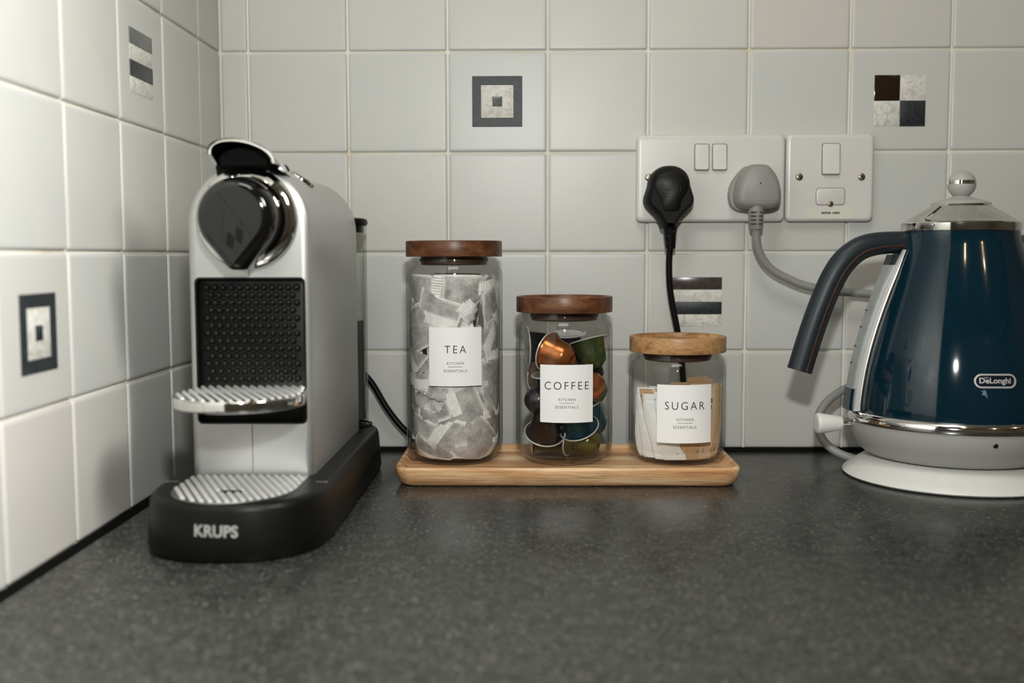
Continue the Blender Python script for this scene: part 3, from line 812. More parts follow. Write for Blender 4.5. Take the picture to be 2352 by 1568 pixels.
TB = [  # angle (270 faces the camera), z, turn, radius, tilt, width, height, fold, label
 (288, 160, 86, 35.5, 0.02, 44, 52, (0, -16, -1.9), 'tea bag with its white crimp upright at the right, top of the tall jar'),
 (252, 158, -54, 39.2, 0.05, 38, 52, (4, 6, 1.9), 'tea bag folded to a point at the top of the tall jar'),
 (212, 163, 84, 38.0, 0.03, 40, 52, None, 'tea bag pressed against the upper left glass'),
 (252, 139, 72, 36.5, 0.10, 44, 54, None, 'tea bag lying sideways just above the TEA label'),
 (214, 134, -68, 40.0, 0.03, 38, 52, None, 'tea bag slanting down the left glass above the TEA label'),
 (216, 106, 32, 40.2, 0.03, 36, 46, (3, 8, 0.9), 'curled tea bag at the left edge beside the TEA label'),
 (326, 126, 22, 40.0, 0.04, 40, 50, (0, 12, 1.9), 'folded tea bag at the right edge above the middle of the tall jar'),
 (314, 98, 10, 38.2, 0.05, 40, 52, None, 'tea bag at the right edge beside the TEA label'),
 (338, 84, 4, 40.2, 0.0, 36, 56, None, 'tall pale tea bag against the right side glass'),
 (218, 82, 24, 38.6, 0.04, 42, 52, (2, 14, 1.2), 'grey tea bag leaning at the left below the TEA label'),
 (250, 80, -38, 39.6, 0.08, 40, 50, (0, -10, -1.2), 'crumpled tea bag with white strips at the lower edge of the TEA label'),
 (281, 56, 26, 41.0, 0.05, 46, 60, (-12, 16, 2.3), 'large tilted tea bag filling the front below the TEA label'),
 (328, 58, 2, 38.8, 0.02, 40, 54, None, 'tea bag upright at the lower right of the tall jar'),
 (247, 34, -18, 40.4, 0.06, 42, 46, (-6, 12, 2.2), 'tea bag with turned corner low at the front of the tall jar'),
 (305, 30, 50, 40.6, 0.02, 42, 50, None, 'pale tea bag lying along the bottom right of the tall jar'),
 (214, 34, 68, 38.6, 0.06, 42, 52, None, 'tea bag lying along the bottom left of the tall jar'),
 (222, 54, -30, 36.4, 0.03, 42, 52, None, 'tea bag half covered at the lower left of the tall jar'),
 (268, 36, 80, 36.0, 0.03, 42, 52, None, 'tea bag flat on the bottom of the tall jar at the front'),
 (300, 78, -20, 35.4, 0.03, 44, 54, None, 'tea bag behind the lower right corner of the TEA label'),
 (270, 112, 8, 36.0, 0.0, 44, 54, None, 'tea bag hidden directly behind the TEA label'),
 (186, 60, 10, 38.0, 0.0, 42, 54, None, 'tea bag at the far left behind the others, low in the jar'),
 (186, 130, 10, 38.0, 0.0, 42, 54, None, 'tea bag at the far left behind the others, high in the jar'),
 (356, 50, -10, 38.0, 0.0, 42, 54, None, 'tea bag at the far right behind the others, low in the jar'),
 (352, 150, 8, 37.5, 0.0, 42, 54, None, 'tea bag at the back right near the top of the tall jar'),
 (90, 156, 4, 33, 0.0, 44, 54, None, 'tea bag standing at the back under the tea lid'),
 (60, 105, 20, 34, 0.0, 44, 54, None, 'tea bag hidden at the back right halfway up the tall jar'),
 (120, 100, -20, 34, 0.0, 44, 54, None, 'tea bag hidden at the back left halfway up the tall jar'),
 (95, 55, 70, 36, 0.0, 44, 54, None, 'tea bag hidden at the back near the bottom of the tall jar'),
]
for i, (a, z, r_, rd, tl, w_, h_, fo, lb) in enumerate(TB): tea_bag(a, z, r_, rd, tl, w_ + 3, h_ + 5, fo, i, lb)

# ------------------------------------------------------------------ capsules in the middle jar
CX = 114.0
shell_prof = [(18.2, 0.45), (15.6, 0.7), (14.9, 2.0), (13.4, 12), (12.1, 20.5), (11.2, 22.0), (8.6, 24.6), (6.4, 26.6), (5.6, 27.2), (4.6, 26.6), (2.0, 26.4)]
shell_g = lathe(shell_prof, 36, cap0=False)
rim_g = lathe([(17.4, -0.5), (18.5, -0.6), (18.95, 0.0), (18.6, 0.55), (17.9, 0.7)], 40, cap0=False, cap1=False)
foil_g = lathe([(17.2, -0.1), (13, -0.5), (9, -0.2), (4, -0.6), (0.6, -0.6)], 36, cap0=False)
shell_me = {k: mesh('shell', shell_g, M['cap_' + k]) for k in CAPC}
rim_me = mesh('rim', rim_g, M['rim']); foil_me = mesh('foil_lid', foil_g, M['foil'])
foil_tan = mesh('foil_lid', foil_g, M['cap_tan'])
def script_geo(seed):
    """handwriting-like flourish round the cone (unreadable in the photograph)"""
    rnd = random.Random(seed); pts = []
    hs = [rnd.choice((2.4, 2.8, 5.0, 6.4)) for _ in range(8)]
    N = 150
    for i in range(N):
        t = i / (N - 1); k = t * 5.0; q = int(k); h = hs[q] * (1 - (k - q)) + hs[q + 1] * (k - q)
        ph = 2 * PI * k
        z = 8.0 + h * 0.5 * (1 - math.cos(ph)) - 0.4
        a = -0.85 + 1.7 * t + 0.085 * math.sin(ph) + 0.012 * (z - 8)
        r = 14.9 - (z - 2) * 0.15 + 0.14
        pts.append((r * math.cos(a), r * math.sin(a), z, 0.7 + 0.6 * abs(math.sin(ph * 0.5 + 0.7))))
    V, Fc = [], []
    for i, p in enumerate(pts):
        a = math.atan2(p[1], p[0]) + p[3] / 14.0; r = math.hypot(p[0], p[1])
        V += [(p[0], p[1], p[2] - p[3] * 0.5), (r * math.cos(a), r * math.sin(a), p[2] + p[3] * 0.5)]
        if i: Fc.append((2 * i - 2, 2 * i, 2 * i + 1, 2 * i - 1))
    return V, Fc
script_me = [mesh('script_mark', script_geo(s), M['ink'], 0) for s in (1, 2, 3)]
CAPS = [ # x, y off centre, z, axis (from the foil towards the base end), colour, foil, script, label
 (-34.0, 2, 115.5, (1, 0.15, 0.02), 'black', None, None, 'black capsule on its side, foil to the left glass, near the top'),
 (-15.5, -15, 113.5, (0.78, -0.52, -0.28), 'copper', None, None, 'bright copper capsule tipped towards the viewer above the COFFEE label'),
 (2, 17, 127.0, (0.02, 0.16, -1), 'purple', None, None, 'capsule with silver foil facing up at the back of the top layer'),
 (21.5, -7, 122.5, (0.24, -0.16, -0.95), 'green', None, (0, 0), 'green capsule with dark script at the top right'),
 (-23.5, 5, 92.0, (0.80, 0.50, -0.30), 'tan', 'tan', None, 'capsule showing a tan foil face at the left above centre'),
 (-12, -20, 92.5, (0.10, 0.10, -1), 'blue', None, None, 'blue capsule upright behind the left of the COFFEE label'),
 (-10, -4, 66.5, (-0.88, -0.40, 0.05), 'purple', None, None, 'dark purple capsule pointing its base at the left glass'),
 (9, -18, 81.0, (0.94, -0.02, 0.03), 'copper', None, None, 'second copper capsule, half hidden by the right of the COFFEE label'),
 (14, 4, 82.0, (0.84, -0.18, -0.42), 'green', None, None, 'green capsule halfway down pointing at the right glass'),
 (18, 10, 104.0, (0.3, 0.2, -0.6), 'black', None, None, 'dark capsule under the green one at the right'),
 (-18.5, -9, 36.5, (0.12, -0.52, 0.84), 'brown', None, None, 'dark brown capsule, rim down, at the lower left front'),
 (13.5, -13, 42.0, (-0.30, -0.44, 0.84), 'blue', None, (1, 0), 'blue capsule with script, rim down, at the lower right front'),
 (7, -3, 32.5, (0.86, -0.42, -0.20), 'olive', None, (2, 0), 'olive green capsule lying at the bottom below the blue one'),
 (-26, 7, 33.0, (0.95, -0.16, -0.16), 'olive', None, None, 'olive capsule lying at the bottom left behind the brown one'),
 (20, 8, 58.0, (0.46, 0.0, -0.85), 'blue', None, None, 'plain blue capsule pointing down at the right glass'),
 (0, 21, 92.0, (0.2, -0.3, -0.9), 'brown', None, None, 'brown capsule at the back centre of the middle jar'),
 (-8, 20, 60.0, (0.7, 0.1, 0.3), 'copper', None, None, 'third copper capsule, deep at the back of the middle jar'),
 (4, 18, 36.0, (-0.9, 0.1, 0.1), 'black', None, None, 'black capsule lying at the back on the jar floor'),
]
for x, y, z, ax, colr, fl, scr, lb in CAPS:
    o = thing('coffee_capsule', lb, 'capsule', (CX + x, JY + y, z), 'coffee capsules in the middle jar')
    o.rotation_mode = 'QUATERNION'; o.rotation_quaternion = Vector(ax).normalized().to_track_quat('Z', 'Y')
    link('shell', shell_me[colr], o); link('rim', rim_me, o); link('foil_lid', foil_tan if fl else foil_me, o)
    if scr:
        # turn the flourish so that it faces the viewer
        loc = o.rotation_quaternion.inverted() @ Vector((0.05, -1, 0.05)); ang = math.atan2(loc.y, loc.x)
        link('script_mark', script_me[scr[0]], o, (0, 0, 0), (0, 0, ang))

# ------------------------------------------------------------------ sugar sachets in the short jar
SX = 218.6
def sachet(bx, by, tx, ty, yaw, mat, ztop, w=21.0, print_=None, seed=0, label=''):
    o = thing('sugar_sachet', label, 'sachet', (SX + bx, JY + by, 18.0), 'sugar sachets in the short jar')
    rnd = random.Random(seed); ph = rnd.uniform(0, 6)
    z0 = 15.6; L = ztop - z0
    ya = math.radians(yaw); t = Vector((math.cos(ya), math.sin(ya))); nrm = Vector((math.sin(ya), -math.cos(ya)))
    def pt(s, q, off):
        p = Vector((SX + bx + (tx - bx) * q, JY + by + (ty - by) * q)) + t * s
        off += 1.1 * math.sin(q * 4.2 + ph) * (0.4 + 0.6 * q)
        p = p + nrm * off
        d = Vector((p.x - SX, p.y - JY))
        lim = 41.0 if q > 0.2 else 36.0 + 25 * q
        if d.length > lim: d = d * (lim / d.length); p = Vector((SX + d.x, JY + d.y))
        return (p.x, p.y, z0 + L * q)
    def face(side):
        def fn(u, v):
            e = (1 - abs(2 * u - 1) ** 2.5) * (1 - abs(2 * v - 1) ** 5)
            return pt((u - .5) * w, 0.09 + 0.82 * v, side * 1.9 * e)
        return sheet(8, 12, fn)
    part('pouch', join(face(1), face(-1)), mat, o, 80)
    for a, b in ((0.0, 0.09), (0.91, 1.0)):
        fn = lambda u, v, k=0.0: pt((u - .5) * w, a + (b - a) * v, k + (0.12 if int(round(v * 6)) % 2 else -0.12))
        part('crimped_seal', join(sheet(6, 6, fn), sheet(6, 6, lambda u, v: fn(u, v, 0.3))), mat, o, 0)
    if print_:
        m_, s0, s1, q0, q1, cnt = print_
        gs = []
        for i in range(cnt):
            qa = q0 + (q1 - q0) * i / cnt; qb = qa + (q1 - q0) / cnt * 0.7
            def fn(u, v):
                s = s0 + (s1 - s0) * u + 0.25 * math.sin(9 * v + i); q = qa + (qb - qa) * v
                uu = s / w + .5; vv = (q - 0.09) / 0.82
                e = (1 - abs(2 * uu - 1) ** 2.5) * (1 - abs(2 * vv - 1) ** 5)
                return pt(s, q, 1.9 * e + 0.12)
            gs.append(sheet(2, 3, fn))
        part('print', join(*gs), m_, o, 0)
    return o
SACH = [ # angle, radius, sideways lean of the top, twist, material, top z, width, print, label
 (200, 36, -1.0, 60, 'sach_white', 77, 18, None, 'white sachet standing furthest left in the short jar'),
 (216, 35, -5.0, 34, 'sach_white', 80, 20, None, 'white sachet second from the left in the short jar'),
 (226, 31, -6.0, 30, 'sach_tan', 79, 20, ('print_blue', 2, 7, 0.52, 0.66, 2), 'brown sachet with a blue mark squeezed between the white ones'),
 (236, 36, -9.0, 20, 'sach_white', 75, 19, None, 'white sachet leaning half behind the left edge of the SUGAR label'),
 (254, 36, -6.0, 18, 'sach_white', 78, 20, None, 'white sachet directly behind the left of the SUGAR label'),
 (266, 34, -3.0, 12, 'sach_white', 76, 18, ('print_red', 7, 8, 0.15, 0.5, 3), 'white sachet with a dark red edge behind the SUGAR label'),
 (281, 36, 0.0, -6, 'sach_tan', 84, 20, None, 'brown sachet directly behind the right of the SUGAR label'),
 (294, 34, 1.0, -20, 'sach_tan2', 85, 18, ('print_red', 0, 3.0, 0.10, 0.26, 3), 'pale brown sachet with dark red print under the SUGAR label'),
 (309, 36, 2.0, -34, 'sach_tan2', 83, 18, ('print_red', 1.0, 4.0, 0.30, 0.86, 6), 'pale brown sachet with printed side right of the SUGAR label'),
 (322, 35, 3.0, -50, 'sach_tan', 84, 18, ('print_red', 0.5, 3.5, 0.35, 0.8, 5), 'brown sachet with a printed edge standing against the right glass'),
 (338, 36, 3.0, -62, 'sach_tan2', 83, 17, None, 'brown sachet standing furthest right in the short jar'),
 (300, 24, 3.0, -10, 'sach_tan', 90, 21, None, 'tallest brown sachet, behind the front row on the right'),
 (325, 24, 2.0, -25, 'sach_tan2', 87, 21, None, 'pale brown sachet in the second row at the right'),
 (225, 20, -4.0, 10, 'sach_white', 80, 21, None, 'white sachet in the second row at the left'),
 (270, 12, 2.0, 5, 'sach_tan', 84, 21, None, 'brown sachet in the middle of the short jar'),
]
for i, (th_, r_, lean, twist, mt, zt, w, pr, lb) in enumerate(SACH):
    if pr: pr = (M[pr[0]],) + pr[1:]
    a = math.radians(th_); tx_, ty_ = -math.sin(a), math.cos(a)
    bx_, by_ = r_ * 0.84 * math.cos(a), r_ * 0.84 * math.sin(a)
    sachet(bx_ - tx_ * lean * 0.5, by_ - ty_ * lean * 0.5, r_ * 1.06 * math.cos(a) + tx_ * lean * 1.0, r_ * 1.06 * math.sin(a) + ty_ * lean, th_ + 90 + twist, M[mt], zt, w, pr, i, lb)

# ================================================================== SOCKETS
def screw(x, z, parent, r=3.6, y=-9.6):
    h = part('screw', aim(lathe([(r, 0), (r, 0.5), (r * 0.85, 1.1), (r * 0.5, 1.4)], 20), (x, y, z), (0, -1, 0)), M['brass'], parent)
    part('screw_slot', xf(box(-r * .8, r * .8, -0.1, 0.1, -0.35, 0.35), Matrix.Translation((x, y - 1.42, z)) @ Matrix.Rotation(0.7, 4, 'Y')), M['blackmatte'], h)
def plate(name, label, x0, x1, z0, z1, cat):
    t = thing(name, label, cat, ((x0 + x1) / 2, -1.0, z0))
    w, h, cx, cz = x1 - x0, z1 - z0, (x0 + x1) / 2, (z0 + z1) / 2
    lp = []
    for d, y in ((-1.6, -0.6), (0, -1.2), (0, -5.5), (-0.35, -7.4), (-1.2, -8.8), (-2.6, -9.5), (-4, -9.6)):
        lp.append([(a, y, b) for a, b in rrect(w + 2 * d, h + 2 * d, 5.0, 5, cx, cz)])
    part('faceplate', loft(lp), M['socket'], t, 50)
    return t
def rocker(x0, x1, z0, z1, parent):
    cx, cz, w, h = (x0 + x1) / 2, (z0 + z1) / 2, x1 - x0, z1 - z0
    part('switch_gap', prism(rrect(w + 1.2, h + 1.2, 2.2, 4, cx, cz), -9.3, -9.75, 'y'), M['gap'], parent)
    prof = [(a, b) for a, b in rrect(w - 0.6, h - 0.6, 1.8, 4, cx, cz)]
    lp = []
    for d, k in ((0, 0.0), (0, 0.72), (-0.25, 0.9), (-0.8, 1.0)):
        lp.append([(a, -9.4 - k * (1.6 + 2.3 * (1 - (b - z0) / h)), b) for a, b in offset(prof, d)])
    part('rocker_switch', loft(lp), M['rocker'], parent, 18)
ds = plate('double_socket', 'white double plug socket holding the black and grey plugs', 188.2, 335.6, 233.2, 319.2, 'socket')
rocker(245.7, 259.8, 283.9, 309.6, ds); rocker(263.3, 277.4, 283.9, 309.6, ds)
screw(200.2, 277.2, ds); screw(322, 277.0, ds)
fs = plate('fused_switch', 'white single fused switch plate with cream sticker, right of the double socket', 336.7, 423.4, 233.2, 319.2, 'switch')
rocker(371.6, 388.9, 279.2, 309.6, fs)
screw(349.4, 277.2, fs); screw(410.8, 277.0, fs)
part('fuse_gap', prism(rrect(29.0, 17.4, 3.2, 5, 380.6, 257.8), -9.3, -9.75, 'y'), M['gap'], fs)
part('fuse_carrier', prism(rrect(27.6, 16.0, 2.6, 5, 380.6, 257.8), -9.4, -10.3, 'y', 0, 0.4, 2), M['socket'], fs)
screw(380.6, 250.6, fs, 2.9, -10.0)
st = part('sticker', prism(rrect(44.8, 11.0, 0.4, 1, 381.5, 241.3), -9.5, -9.85, 'y'), M['sticker'], fs)
# two short illegible words on the sticker, as marks
rnd = random.Random(3); marks = []
for wx0, nl in ((372.2, 6), (382.8, 5)):
    for i in range(nl):
        x = wx0 + i * 1.55
        marks += [box(x, x + 0.42, -9.98, -9.84, 240.6, 242.6), box(x + 0.8, x + 1.15, -9.98, -9.84, 240.6, 242.6),
                  box(x, x + 1.15, -9.98, -9.84, 240.6 + rnd.choice((0, 0.8, 1.6)), 241.0 + rnd.choice((0, 0.8, 1.6)))]
part('sticker_text', join(*marks), M['ink'], st, 0)

# ================================================================== PLUGS AND CORDS
def outline_from(pts_half, cx, cz):
    """mirror a right-hand half outline (top to bottom) into a ccw outline"""
    rp = [(cx + a, cz + b) for a, b in pts_half]; lpnts = [(cx - a, cz + b) for a, b in pts_half]
    return lpnts + rp[::-1]
def smooth_half(pts, n=6): return [(p.x, p.y) for p in spline([(a, b, 0) for a, b in pts], n)]
# black plug of the coffee machine, with its cord running behind the jars
bpz, bpx = 259.6, 218.6
bp_ = thing('black_plug', 'black moulded plug in the left socket with a black cord hanging down', 'plug', (bpx, -30, bpz))
half = smooth_half([(0.5, 28), (6, 27.3), (12, 24.6), (17, 19.8), (19.8, 13.5), (20.6, 8.5), (22.4, 2.5), (24.2, -4), (23.4, -10.5), (19, -16), (13, -22), (9, -28), (7.2, -33.5)])
# build ccw (seen from -y the x axis runs right)
def plug_body(half, cx, cz, ybase, ys, offs):
    o = [(cx - a, cz + b) for a, b in half] + [(cx + a, cz + b) for a, b in reversed(half)]
    return loft([[(x, y, z) for x, z in offset(o, d)] for d, y in zip(offs, ys)])
part('plug_body', plug_body(half, bpx, bpz, 0, (-10.2, -22, -32, -38, -41), (-0.3, 0, -0.8, -2.5, -5.0)), M['blackmatte'], bp_, 50)
facehalf = smooth_half([(0.5, 20), (9, 18.6), (15, 13), (16.2, 6), (13.2, -1), (9.6, -7), (8.2, -14), (6.0, -17)])
pf = part('plug_face', plug_body(facehalf, bpx + 0.5, bpz, 0, (-40.4, -42.6, -43.2), (0, -0.2, -1.2)), M['black'], bp_, 50)
holes = [aim(lathe([(0.75, 0), (0.75, 0.25)], 10), (bpx + a, -43.1, bpz + b), (0, -1, 0)) for a, b in ((-9.0, 8.6), (10.0, 8.2), (0.6, -11.5))]
for h_ in holes: part('pin_dot', h_, M['seal'], pf)
fr = []
for (x0, x1, z0, z1) in ((-8.4, 9.2, 6.3, 6.7), (-8.4, 9.2, 0.9, 1.3), (-8.4, -8.0, 0.9, 6.7), (8.8, 9.2, 0.9, 6.7),
                         (-6.5, -4.0, 2.6, 4.8), (-3.2, -1.2, 2.4, 4.9), (-0.4, 1.4, 2.4, 4.9), (2.2, 3.8, 2.4, 4.9), (4.8, 6.6, 2.4, 4.9), (-7.4, 1.5, -1.2, -0.6), (-7.4, 5.5, -3.6, -3.0)):
    fr.append(box(bpx + x0, bpx + x1, -43.35, -43.1, bpz + z0, bpz + z1))
part('embossed_marks', join(*fr), M['black'], pf, 0)
neck = tube([(bpx + 0.5, -30, bpz - 22), (bpx + 1, -29, bpz - 30), (bpx + 1.2, -28, bpz - 40), (bpx + 1.8, -27, bpz - 53)], 7, 16, [8.0, 7.0, 6.0, 4.9])
sr = part('strain_relief', neck, M['black'], bp_)
rib = [box(bpx + a, bpx + a + 4.6, -34.6, -33.2, bpz + b, bpz + b + 1.5) for a, b in ((-4.2, -41.5), (-4.0, -48.5), (2.2, -37.5))]
part('strain_notches', join(*rib), M['blackmatte'], sr)
path = spline([(bpx + 1.8, -27, 208), (219.4, -25, 196), (220.5, -22, 172), (224, -19, 150), (229, -17, 127), (233.5, -15, 100), (236, -15, 70), (236, -16, 35), (226, -20, 12), (200, -24, 3.6), (130, -27, 3.4), (60, -28, 3.4), (5, -24, 3.8), (-22, -19, 8), (-44, -16, 24), (-62, -15, 46), (-78, -15, 73), (-92, -17, 86), (-106, -20, 82), (-116, -27, 60), (-120, -33, 32), (-120, -39, 18)], 8)
part('cord', tube(path, 3.25, 10), M['black'], bp_)

# grey plug of the kettle and the cord to the kettle's stand
gpx, gpz = 303.6, 264.4
gp = thing('grey_plug', 'grey plug in the right socket with a grey cord curving to the kettle', 'plug', (gpx, -30, gpz))
half = smooth_half([(0.5, 23.6), (9, 22.6), (14.5, 18.5), (18.5, 13.5), (22.5, 7.5), (25.0, 0), (25.4, -8), (23.0, -16), (17, -20.5), (9, -21.5), (0.5, -21.8)])
part('plug_body', plug_body(half, gpx, gpz, 0, (-10.2, -14, -22), (-0.4, 0, -0.6)), M['plug_grey'], gp, 50)
half2 = smooth_half([(0.5, 23.6), (9, 22.4), (15.0, 16.5), (19.0, 9.5), (21.5, 1), (22.4, -8), (20.5, -15.5), (15, -19), (8, -20.0), (0.5, -20.2)])
cap_ = part('plug_cap', plug_body(half2, gpx + 0.6, gpz, 0, (-20, -32, -37, -40, -41.2), (0, 0, -1.2, -3.6, -6.5)), M['plug_grey'], gp, 50)
part('pin_dot', aim(lathe([(0.8, 0), (0.8, 0.25)], 10), (gpx + 1.2, -41.1, gpz + 4.5), (0, -1, 0)), M['ink'], cap_)
nk = spline([(gpx - 1.2, -32, gpz - 14), (gpx - 1.0, -32, gpz - 22), (gpx - 0.6, -31, gpz - 31), (gpx + 0.2, -29.5, gpz - 38)], 4)
sr = part('strain_relief', tube(nk, 7, 18, [7.9 - 1.6 * i / (len(nk) - 1) for i in range(len(nk))]), M['plug_grey'], gp)
sl = []
for i in range(4):
    z = gpz - 23.4 - i * 3.75
    sl += [box(gpx - 7.2, gpx - 1.9, -39.6 + 0.35 * i, -37.5, z, z + 0.95), box(gpx + 0.6, gpx + 4.4, -39.0 + 0.35 * i, -37.2, z, z + 0.95)]
part('relief_slots', join(*sl), M['ink'], sr)
path = spline([(gpx + 0.2, -29.5, 226.5), (304.2, -28, 219), (306.5, -25, 207), (313.5, -22, 194), (324, -20, 184), (338, -19, 176.5), (356, -19, 169.5), (385, -19, 164), (418, -20, 161.5), (452, -22, 156), (478, -24, 138), (480, -22, 112), (460, -21, 92), (425, -31, 80), (395, -44, 72.5), (376, -50, 63), (364, -54, 51), (360, -58, 38), (363, -63, 24), (373, -70, 13.5), (387, -78, 8.2), (402, -84, 6.4), (415, -90, 6.0)], 7)
part('cord', tube(path, 4.1, 12), M['cord_grey'], gp)

# ================================================================== KETTLE
KX, KY = 466.0, -120.0
kb = thing('kettle_stand', 'off-white round power stand under the teal kettle', 'kettle stand', (KX, KY, 0))
part('stand_disc', lathe([(90, 0.3), (95.0, 1.0), (96.2, 2.4), (95.6, 3.8), (91, 7.2), (85, 11.5), (79, 15.6), (74, 18.2), (68, 19.2)], 96, (KX, KY, 0)), M['kettle_white'], kb, 50)
kt = thing('kettle', 'glossy dark teal kettle with chrome lid and open slate handle', 'kettle', (KX, KY, 19.5))
part('lower_shell', lathe([(66, 19.8), (74, 20.6), (78.5, 22.8), (84, 27.0), (88.5, 33), (91.5, 40), (93.0, 47), (93.2, 52.5)], 96, (KX, KY, 0)), M['kettle_grey'], kt, 50)
part('base_shadow_gap', lathe([(67, 19.25), (67, 20.2)], 48, (KX, KY, 0)), M['blackmatte'], kt)
part('bottom_ring', lathe([(93.0, 51.6), (94.6, 51.9), (95.3, 53.2), (95.0, 56.5), (93.6, 59.8), (92.0, 61.0), (90.5, 61.2)], 96, (KX, KY, 0), False, False), M['chrome'], kt, 50)
bprof = [(91.2, 60.4), (91.5, 63), (90.8, 72), (89.4, 84), (86.9, 100), (83.2, 117), (78.6, 134), (73.3, 151), (67.4, 168), (61.8, 184), (56.8, 198), (52.6, 209), (49.9, 217), (49.2, 221)]
part('kettle_body', lathe(bprof, 128, (KX, KY, 0), False, False), M['enamel'], kt, 60)
lid = part('lid', lathe([(48.0, 220.4), (50.2, 220.6), (50.4, 221.5), (50.2, 227.4), (49.4, 228.4), (48.4, 228.6), (47.6, 228.9), (43, 232.2), (37, 236.0), (31, 239.6), (26.4, 242.4), (24.8, 244.6)], 96, (KX, KY, 0)), M['chrome_dim'], kt, 22)
cap_ = part('lid_cap', lathe([(24.9, 244.4), (25.1, 245.0), (24.0, 246.0), (18, 248.0), (12, 249.8), (7.5, 251.4), (5.6, 252.6)], 64, (KX, KY, 0)), M['kettle_grey'], lid, 50)
KZ = 262.2
kn = [(5.3, 251)] + [(12.2 * math.sin(a), KZ - 12.2 * math.cos(a)) for a in [math.radians(d) for d in range(28, 180, 8)]] + [(0.4, KZ + 12.2)]
knob = part('lid_knob', lathe(kn, 48, (KX, KY, 0)), M['kettle_grey'], lid, 60)
part('knob_band', lathe([(12.1, KZ - 0.4), (12.5, KZ - 0.2), (12.45, KZ + 3.0), (11.9, KZ + 3.3)], 48, (KX, KY, 0), False, False), M['chrome'], knob)
# water gauge block facing left, between chrome strips
def rad_body(z):
    for (r0, z0), (r1, z1) in zip(bprof, bprof[1:]):
        if z0 <= z <= z1: return r0 + (r1 - r0) * (z - z0) / (z1 - z0)
    return bprof[-1][0]
HA = math.radians(183)
hd = Vector((math.cos(HA), math.sin(HA))); hn = Vector((-hd.y, hd.x))       # handle direction and its side vector
def strip(zs, s0, s1, out, taper=False):
    lp = []
    for z in zs:
        r = rad_body(z); o = out * (min(1.0, 0.25 + (zs[-1] - z) / 45.0) if taper else 1.0)
        q = []
        for s, rr in ((s0, math.sqrt(max(1, r * r - s0 * s0)) - 3), (s1, math.sqrt(max(1, r * r - s1 * s1)) - 3), (s1, math.sqrt(max(1, r * r - s1 * s1)) + o), (s0, math.sqrt(max(1, r * r - s0 * s0)) + o)):
            q.append((KX + hd.x * rr + hn.x * s, KY + hd.y * rr + hn.y * s, z))
        lp.append(q)
    return loft(lp)
zs = [72 + 4.2 * i for i in range(29)]
gz0 = [81 + 5.0 * i for i in range(23)]
part('water_gauge', strip([z for z in gz0 if z < 192], -8.5, 8.5, 7.6), M['gauge'], kt, 30)
part('gauge_foot', strip([61.5, 66, 71, 76, 81], -8.5, 8.5, 8.6), M['enamel'], kt, 30)
part('gauge_head', strip([188, 192, 196, 200], -7.5, 7.5, 7.4), M['handle'], kt, 30)
zz = [61.3 + 5.3 * i for i in range(28)]
part('gauge_trim', strip(zz, 8.5, 11.8, 5.6, True), M['chrome_dull'], kt, 30)
part('gauge_trim', strip(zz, -11.8, -8.5, 5.6, True), M['chrome_dull'], kt, 30)
part('gauge_trim', strip(zz, 12.6, 15.0, 2.0, True), M['chrome'], kt, 30)
part('gauge_trim', strip(zz, -15.0, -12.6, 2.0, True), M['chrome'], kt, 30)
tk = []
for z in (103, 118, 135, 150):
    r = rad_body(z) + 7.9
    p = Vector((KX, KY)) + hd * r
    tk.append(prism([(0, 0), (0.5, 0), (0.5, 1.0), (0, 1.0)], -1, 1, 'x') if False else box(p.x - 0.3, p.x + 0.1, p.y + 4, p.y + 7.5, z, z + 1.0))
part('gauge_marks', join(*tk), M['ink'], kt)
# handle: open-ended bent grip
hp = [(40, 211.5), (58, 211.0), (76, 209.6), (90, 205.5), (102, 196.5), (111, 184.5), (119, 168), (127, 147), (134.5, 124), (142.5, 96.5)]
pp = [(KX + hd.x * a, KY + hd.y * a, z) for a, z in hp]
pth = spline(pp, 6)
nP = len(pth)
rrs = [9.2 + 2.0 * min(1, i / (nP * 0.45)) for i in range(nP)]
hnd = part('handle', tube(pth, 10, 24, rrs, 0.86, up=(0, 0, 1)), M['handle'], kt, 60)
# rusty seam along the near side of the grip
sm = []
P = [Vector(p) for p in pth]
sidev = Vector((hn.x, hn.y, 0)); 
if sidev.y > 0: sidev = -sidev
for i, p in enumerate(P):
    t = (P[min(i + 1, nP - 1)] - P[max(i - 1, 0)]).normalized()
    inn = sidev.cross(t).normalized()
    if inn.dot(Vector((hd.x, hd.y, 0.35))) > 0: inn = -inn
    a = math.radians(20)
    sm.append(p + sidev * (rrs[i] * 0.86 * math.cos(a)) + inn * (rrs[i] * math.sin(a)))
part('handle_seam', tube(sm[4:], 1.25, 6), M['rust'], hnd)
part('handle_bracket', strip([200, 204, 208, 212, 216], -8.5, 8.5, 1.6), M['handle'], kt, 30)
# switch lever
ld = Vector((hd.x, hd.y, 0)); lp0 = Vector((KX, KY, 48.8))
part('switch_stem', aim(lathe([(1.6, 0), (1.6, 16)], 14), lp0 + ld * 90, ld), M['chrome'], kt)
part('switch_knob', aim(lathe([(4.2, 0), (6.0, 0.6), (6.5, 2), (9.4, 20), (9.3, 22), (8.4, 23.2), (6, 23.4)], 32), lp0 + ld * 103, ld), M['kettle_white'], kt, 50)
# indicator
part('indicator', aim(lathe([(2.4, 0), (2.3, 0.6), (1.6, 1.1), (0.5, 1.3)], 20), (KX - 2, KY - 91.6, 43.5), (0, -1, -0.15)), M['led'], kt, 60)
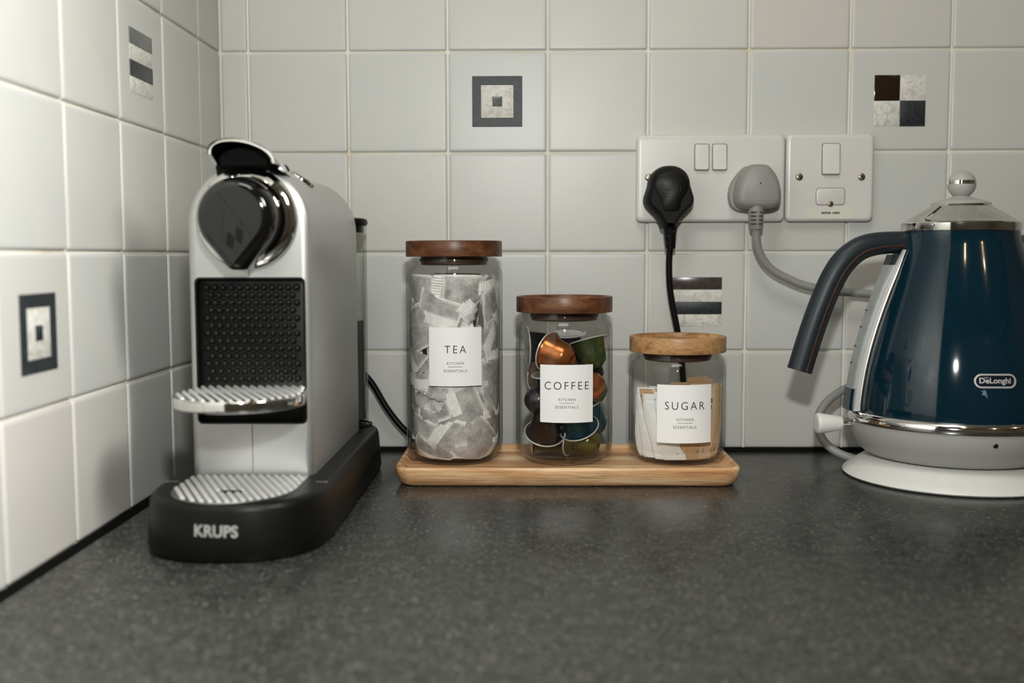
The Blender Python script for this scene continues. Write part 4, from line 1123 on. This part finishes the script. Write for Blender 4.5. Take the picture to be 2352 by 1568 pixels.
# spout on the far right
sp = []
for z, o_, w in ((168, 1, 4), (182, 8, 9), (196, 15, 14), (208, 20, 18), (217, 23, 20)):
    r = rad_body(z)
    sp.append([(KX + r * 0.86, KY - w, z), (KX + r + o_ * 0.6, KY - w * 0.6, z), (KX + r + o_, KY, z + 1), (KX + r + o_ * 0.6, KY + w * 0.6, z), (KX + r * 0.86, KY + w, z)])
part('spout', loft(sp), M['chrome'], kt, 40)
# maker's badge on the belly
BZc, BR = 96.5, None
def on_belly(g, lift):
    out = []
    for x, y, z in g[0]:
        r = rad_body(z) + lift
        a = -PI / 2 + (x) / 88.0
        out.append((KX + r * math.cos(a) * 1.0, KY + r * math.sin(a), z))
    return out, g[1]
def flat_to(pts, z, grow): return [(a, 0, b) for a, b in pts]
bx = -2.0
o1 = rrect(34.0, 11.6, 5.7, 8, bx, BZc); o2 = rrect(31.4, 9.0, 4.4, 8, bx, BZc)
def ring_geo(a, b, lift0, lift1):
    n = len(a); lps = []
    for pts, lf in ((a, -0.3), (a, lift1), (b, lift1), (b, -0.3)):
        g = on_belly(([(x, 0, z) for x, z in pts], []), lf); lps.append(g[0])
    return loft(lps, False, False)
bd = part('badge', ring_geo(o1, o2, 0, 0.9), M['rim'], kt, 40)
fill = ([(bx + (a - bx) * k, 0, BZc + (b - BZc) * k) for k in (1.0, 0.5, 0.02) for a, b in o2],)
n = len(o2)
ff = [(k * n + i, k * n + (i + 1) % n, (k + 1) * n + (i + 1) % n, (k + 1) * n + i) for k in range(2) for i in range(n)]
part('badge_field', on_belly((fill[0], ff), 0.25), M['badge'], bd, 60)
g = subdivide(text_geo('DeLonghi', 25.5, 6.0, 1.0, 0.03), 1.5)
g = [(x + bx - 0.3, y, z + BZc - 0.3) for x, y, z in g[0]], g[1]
mac = ([(bx - 8.9, 0, BZc + 2.5), (bx - 6.0, 0, BZc + 2.5), (bx - 6.0, 0, BZc + 3.05), (bx - 8.9, 0, BZc + 3.05)], [(0, 1, 2, 3)])
part('brand_name', on_belly(join(g, mac), 0.6), M['rim'], bd, 0)
# a chipped patch under the badge
chip = [(-14, 88.8), (-12.4, 88.2), (-11.6, 89.2), (-10.0, 88.9), (-9.2, 86), (-8.4, 82.6), (-9.2, 82.8), (-10.4, 84.6), (-12, 85.2), (-13.4, 85.0), (-12.4, 86.2), (-12.2, 87.2)]
part('chipped_patch', on_belly(([(a, 0, b) for a, b in chip], [tuple(range(len(chip)))]), 0.12), M['limescale'], kt, 0)
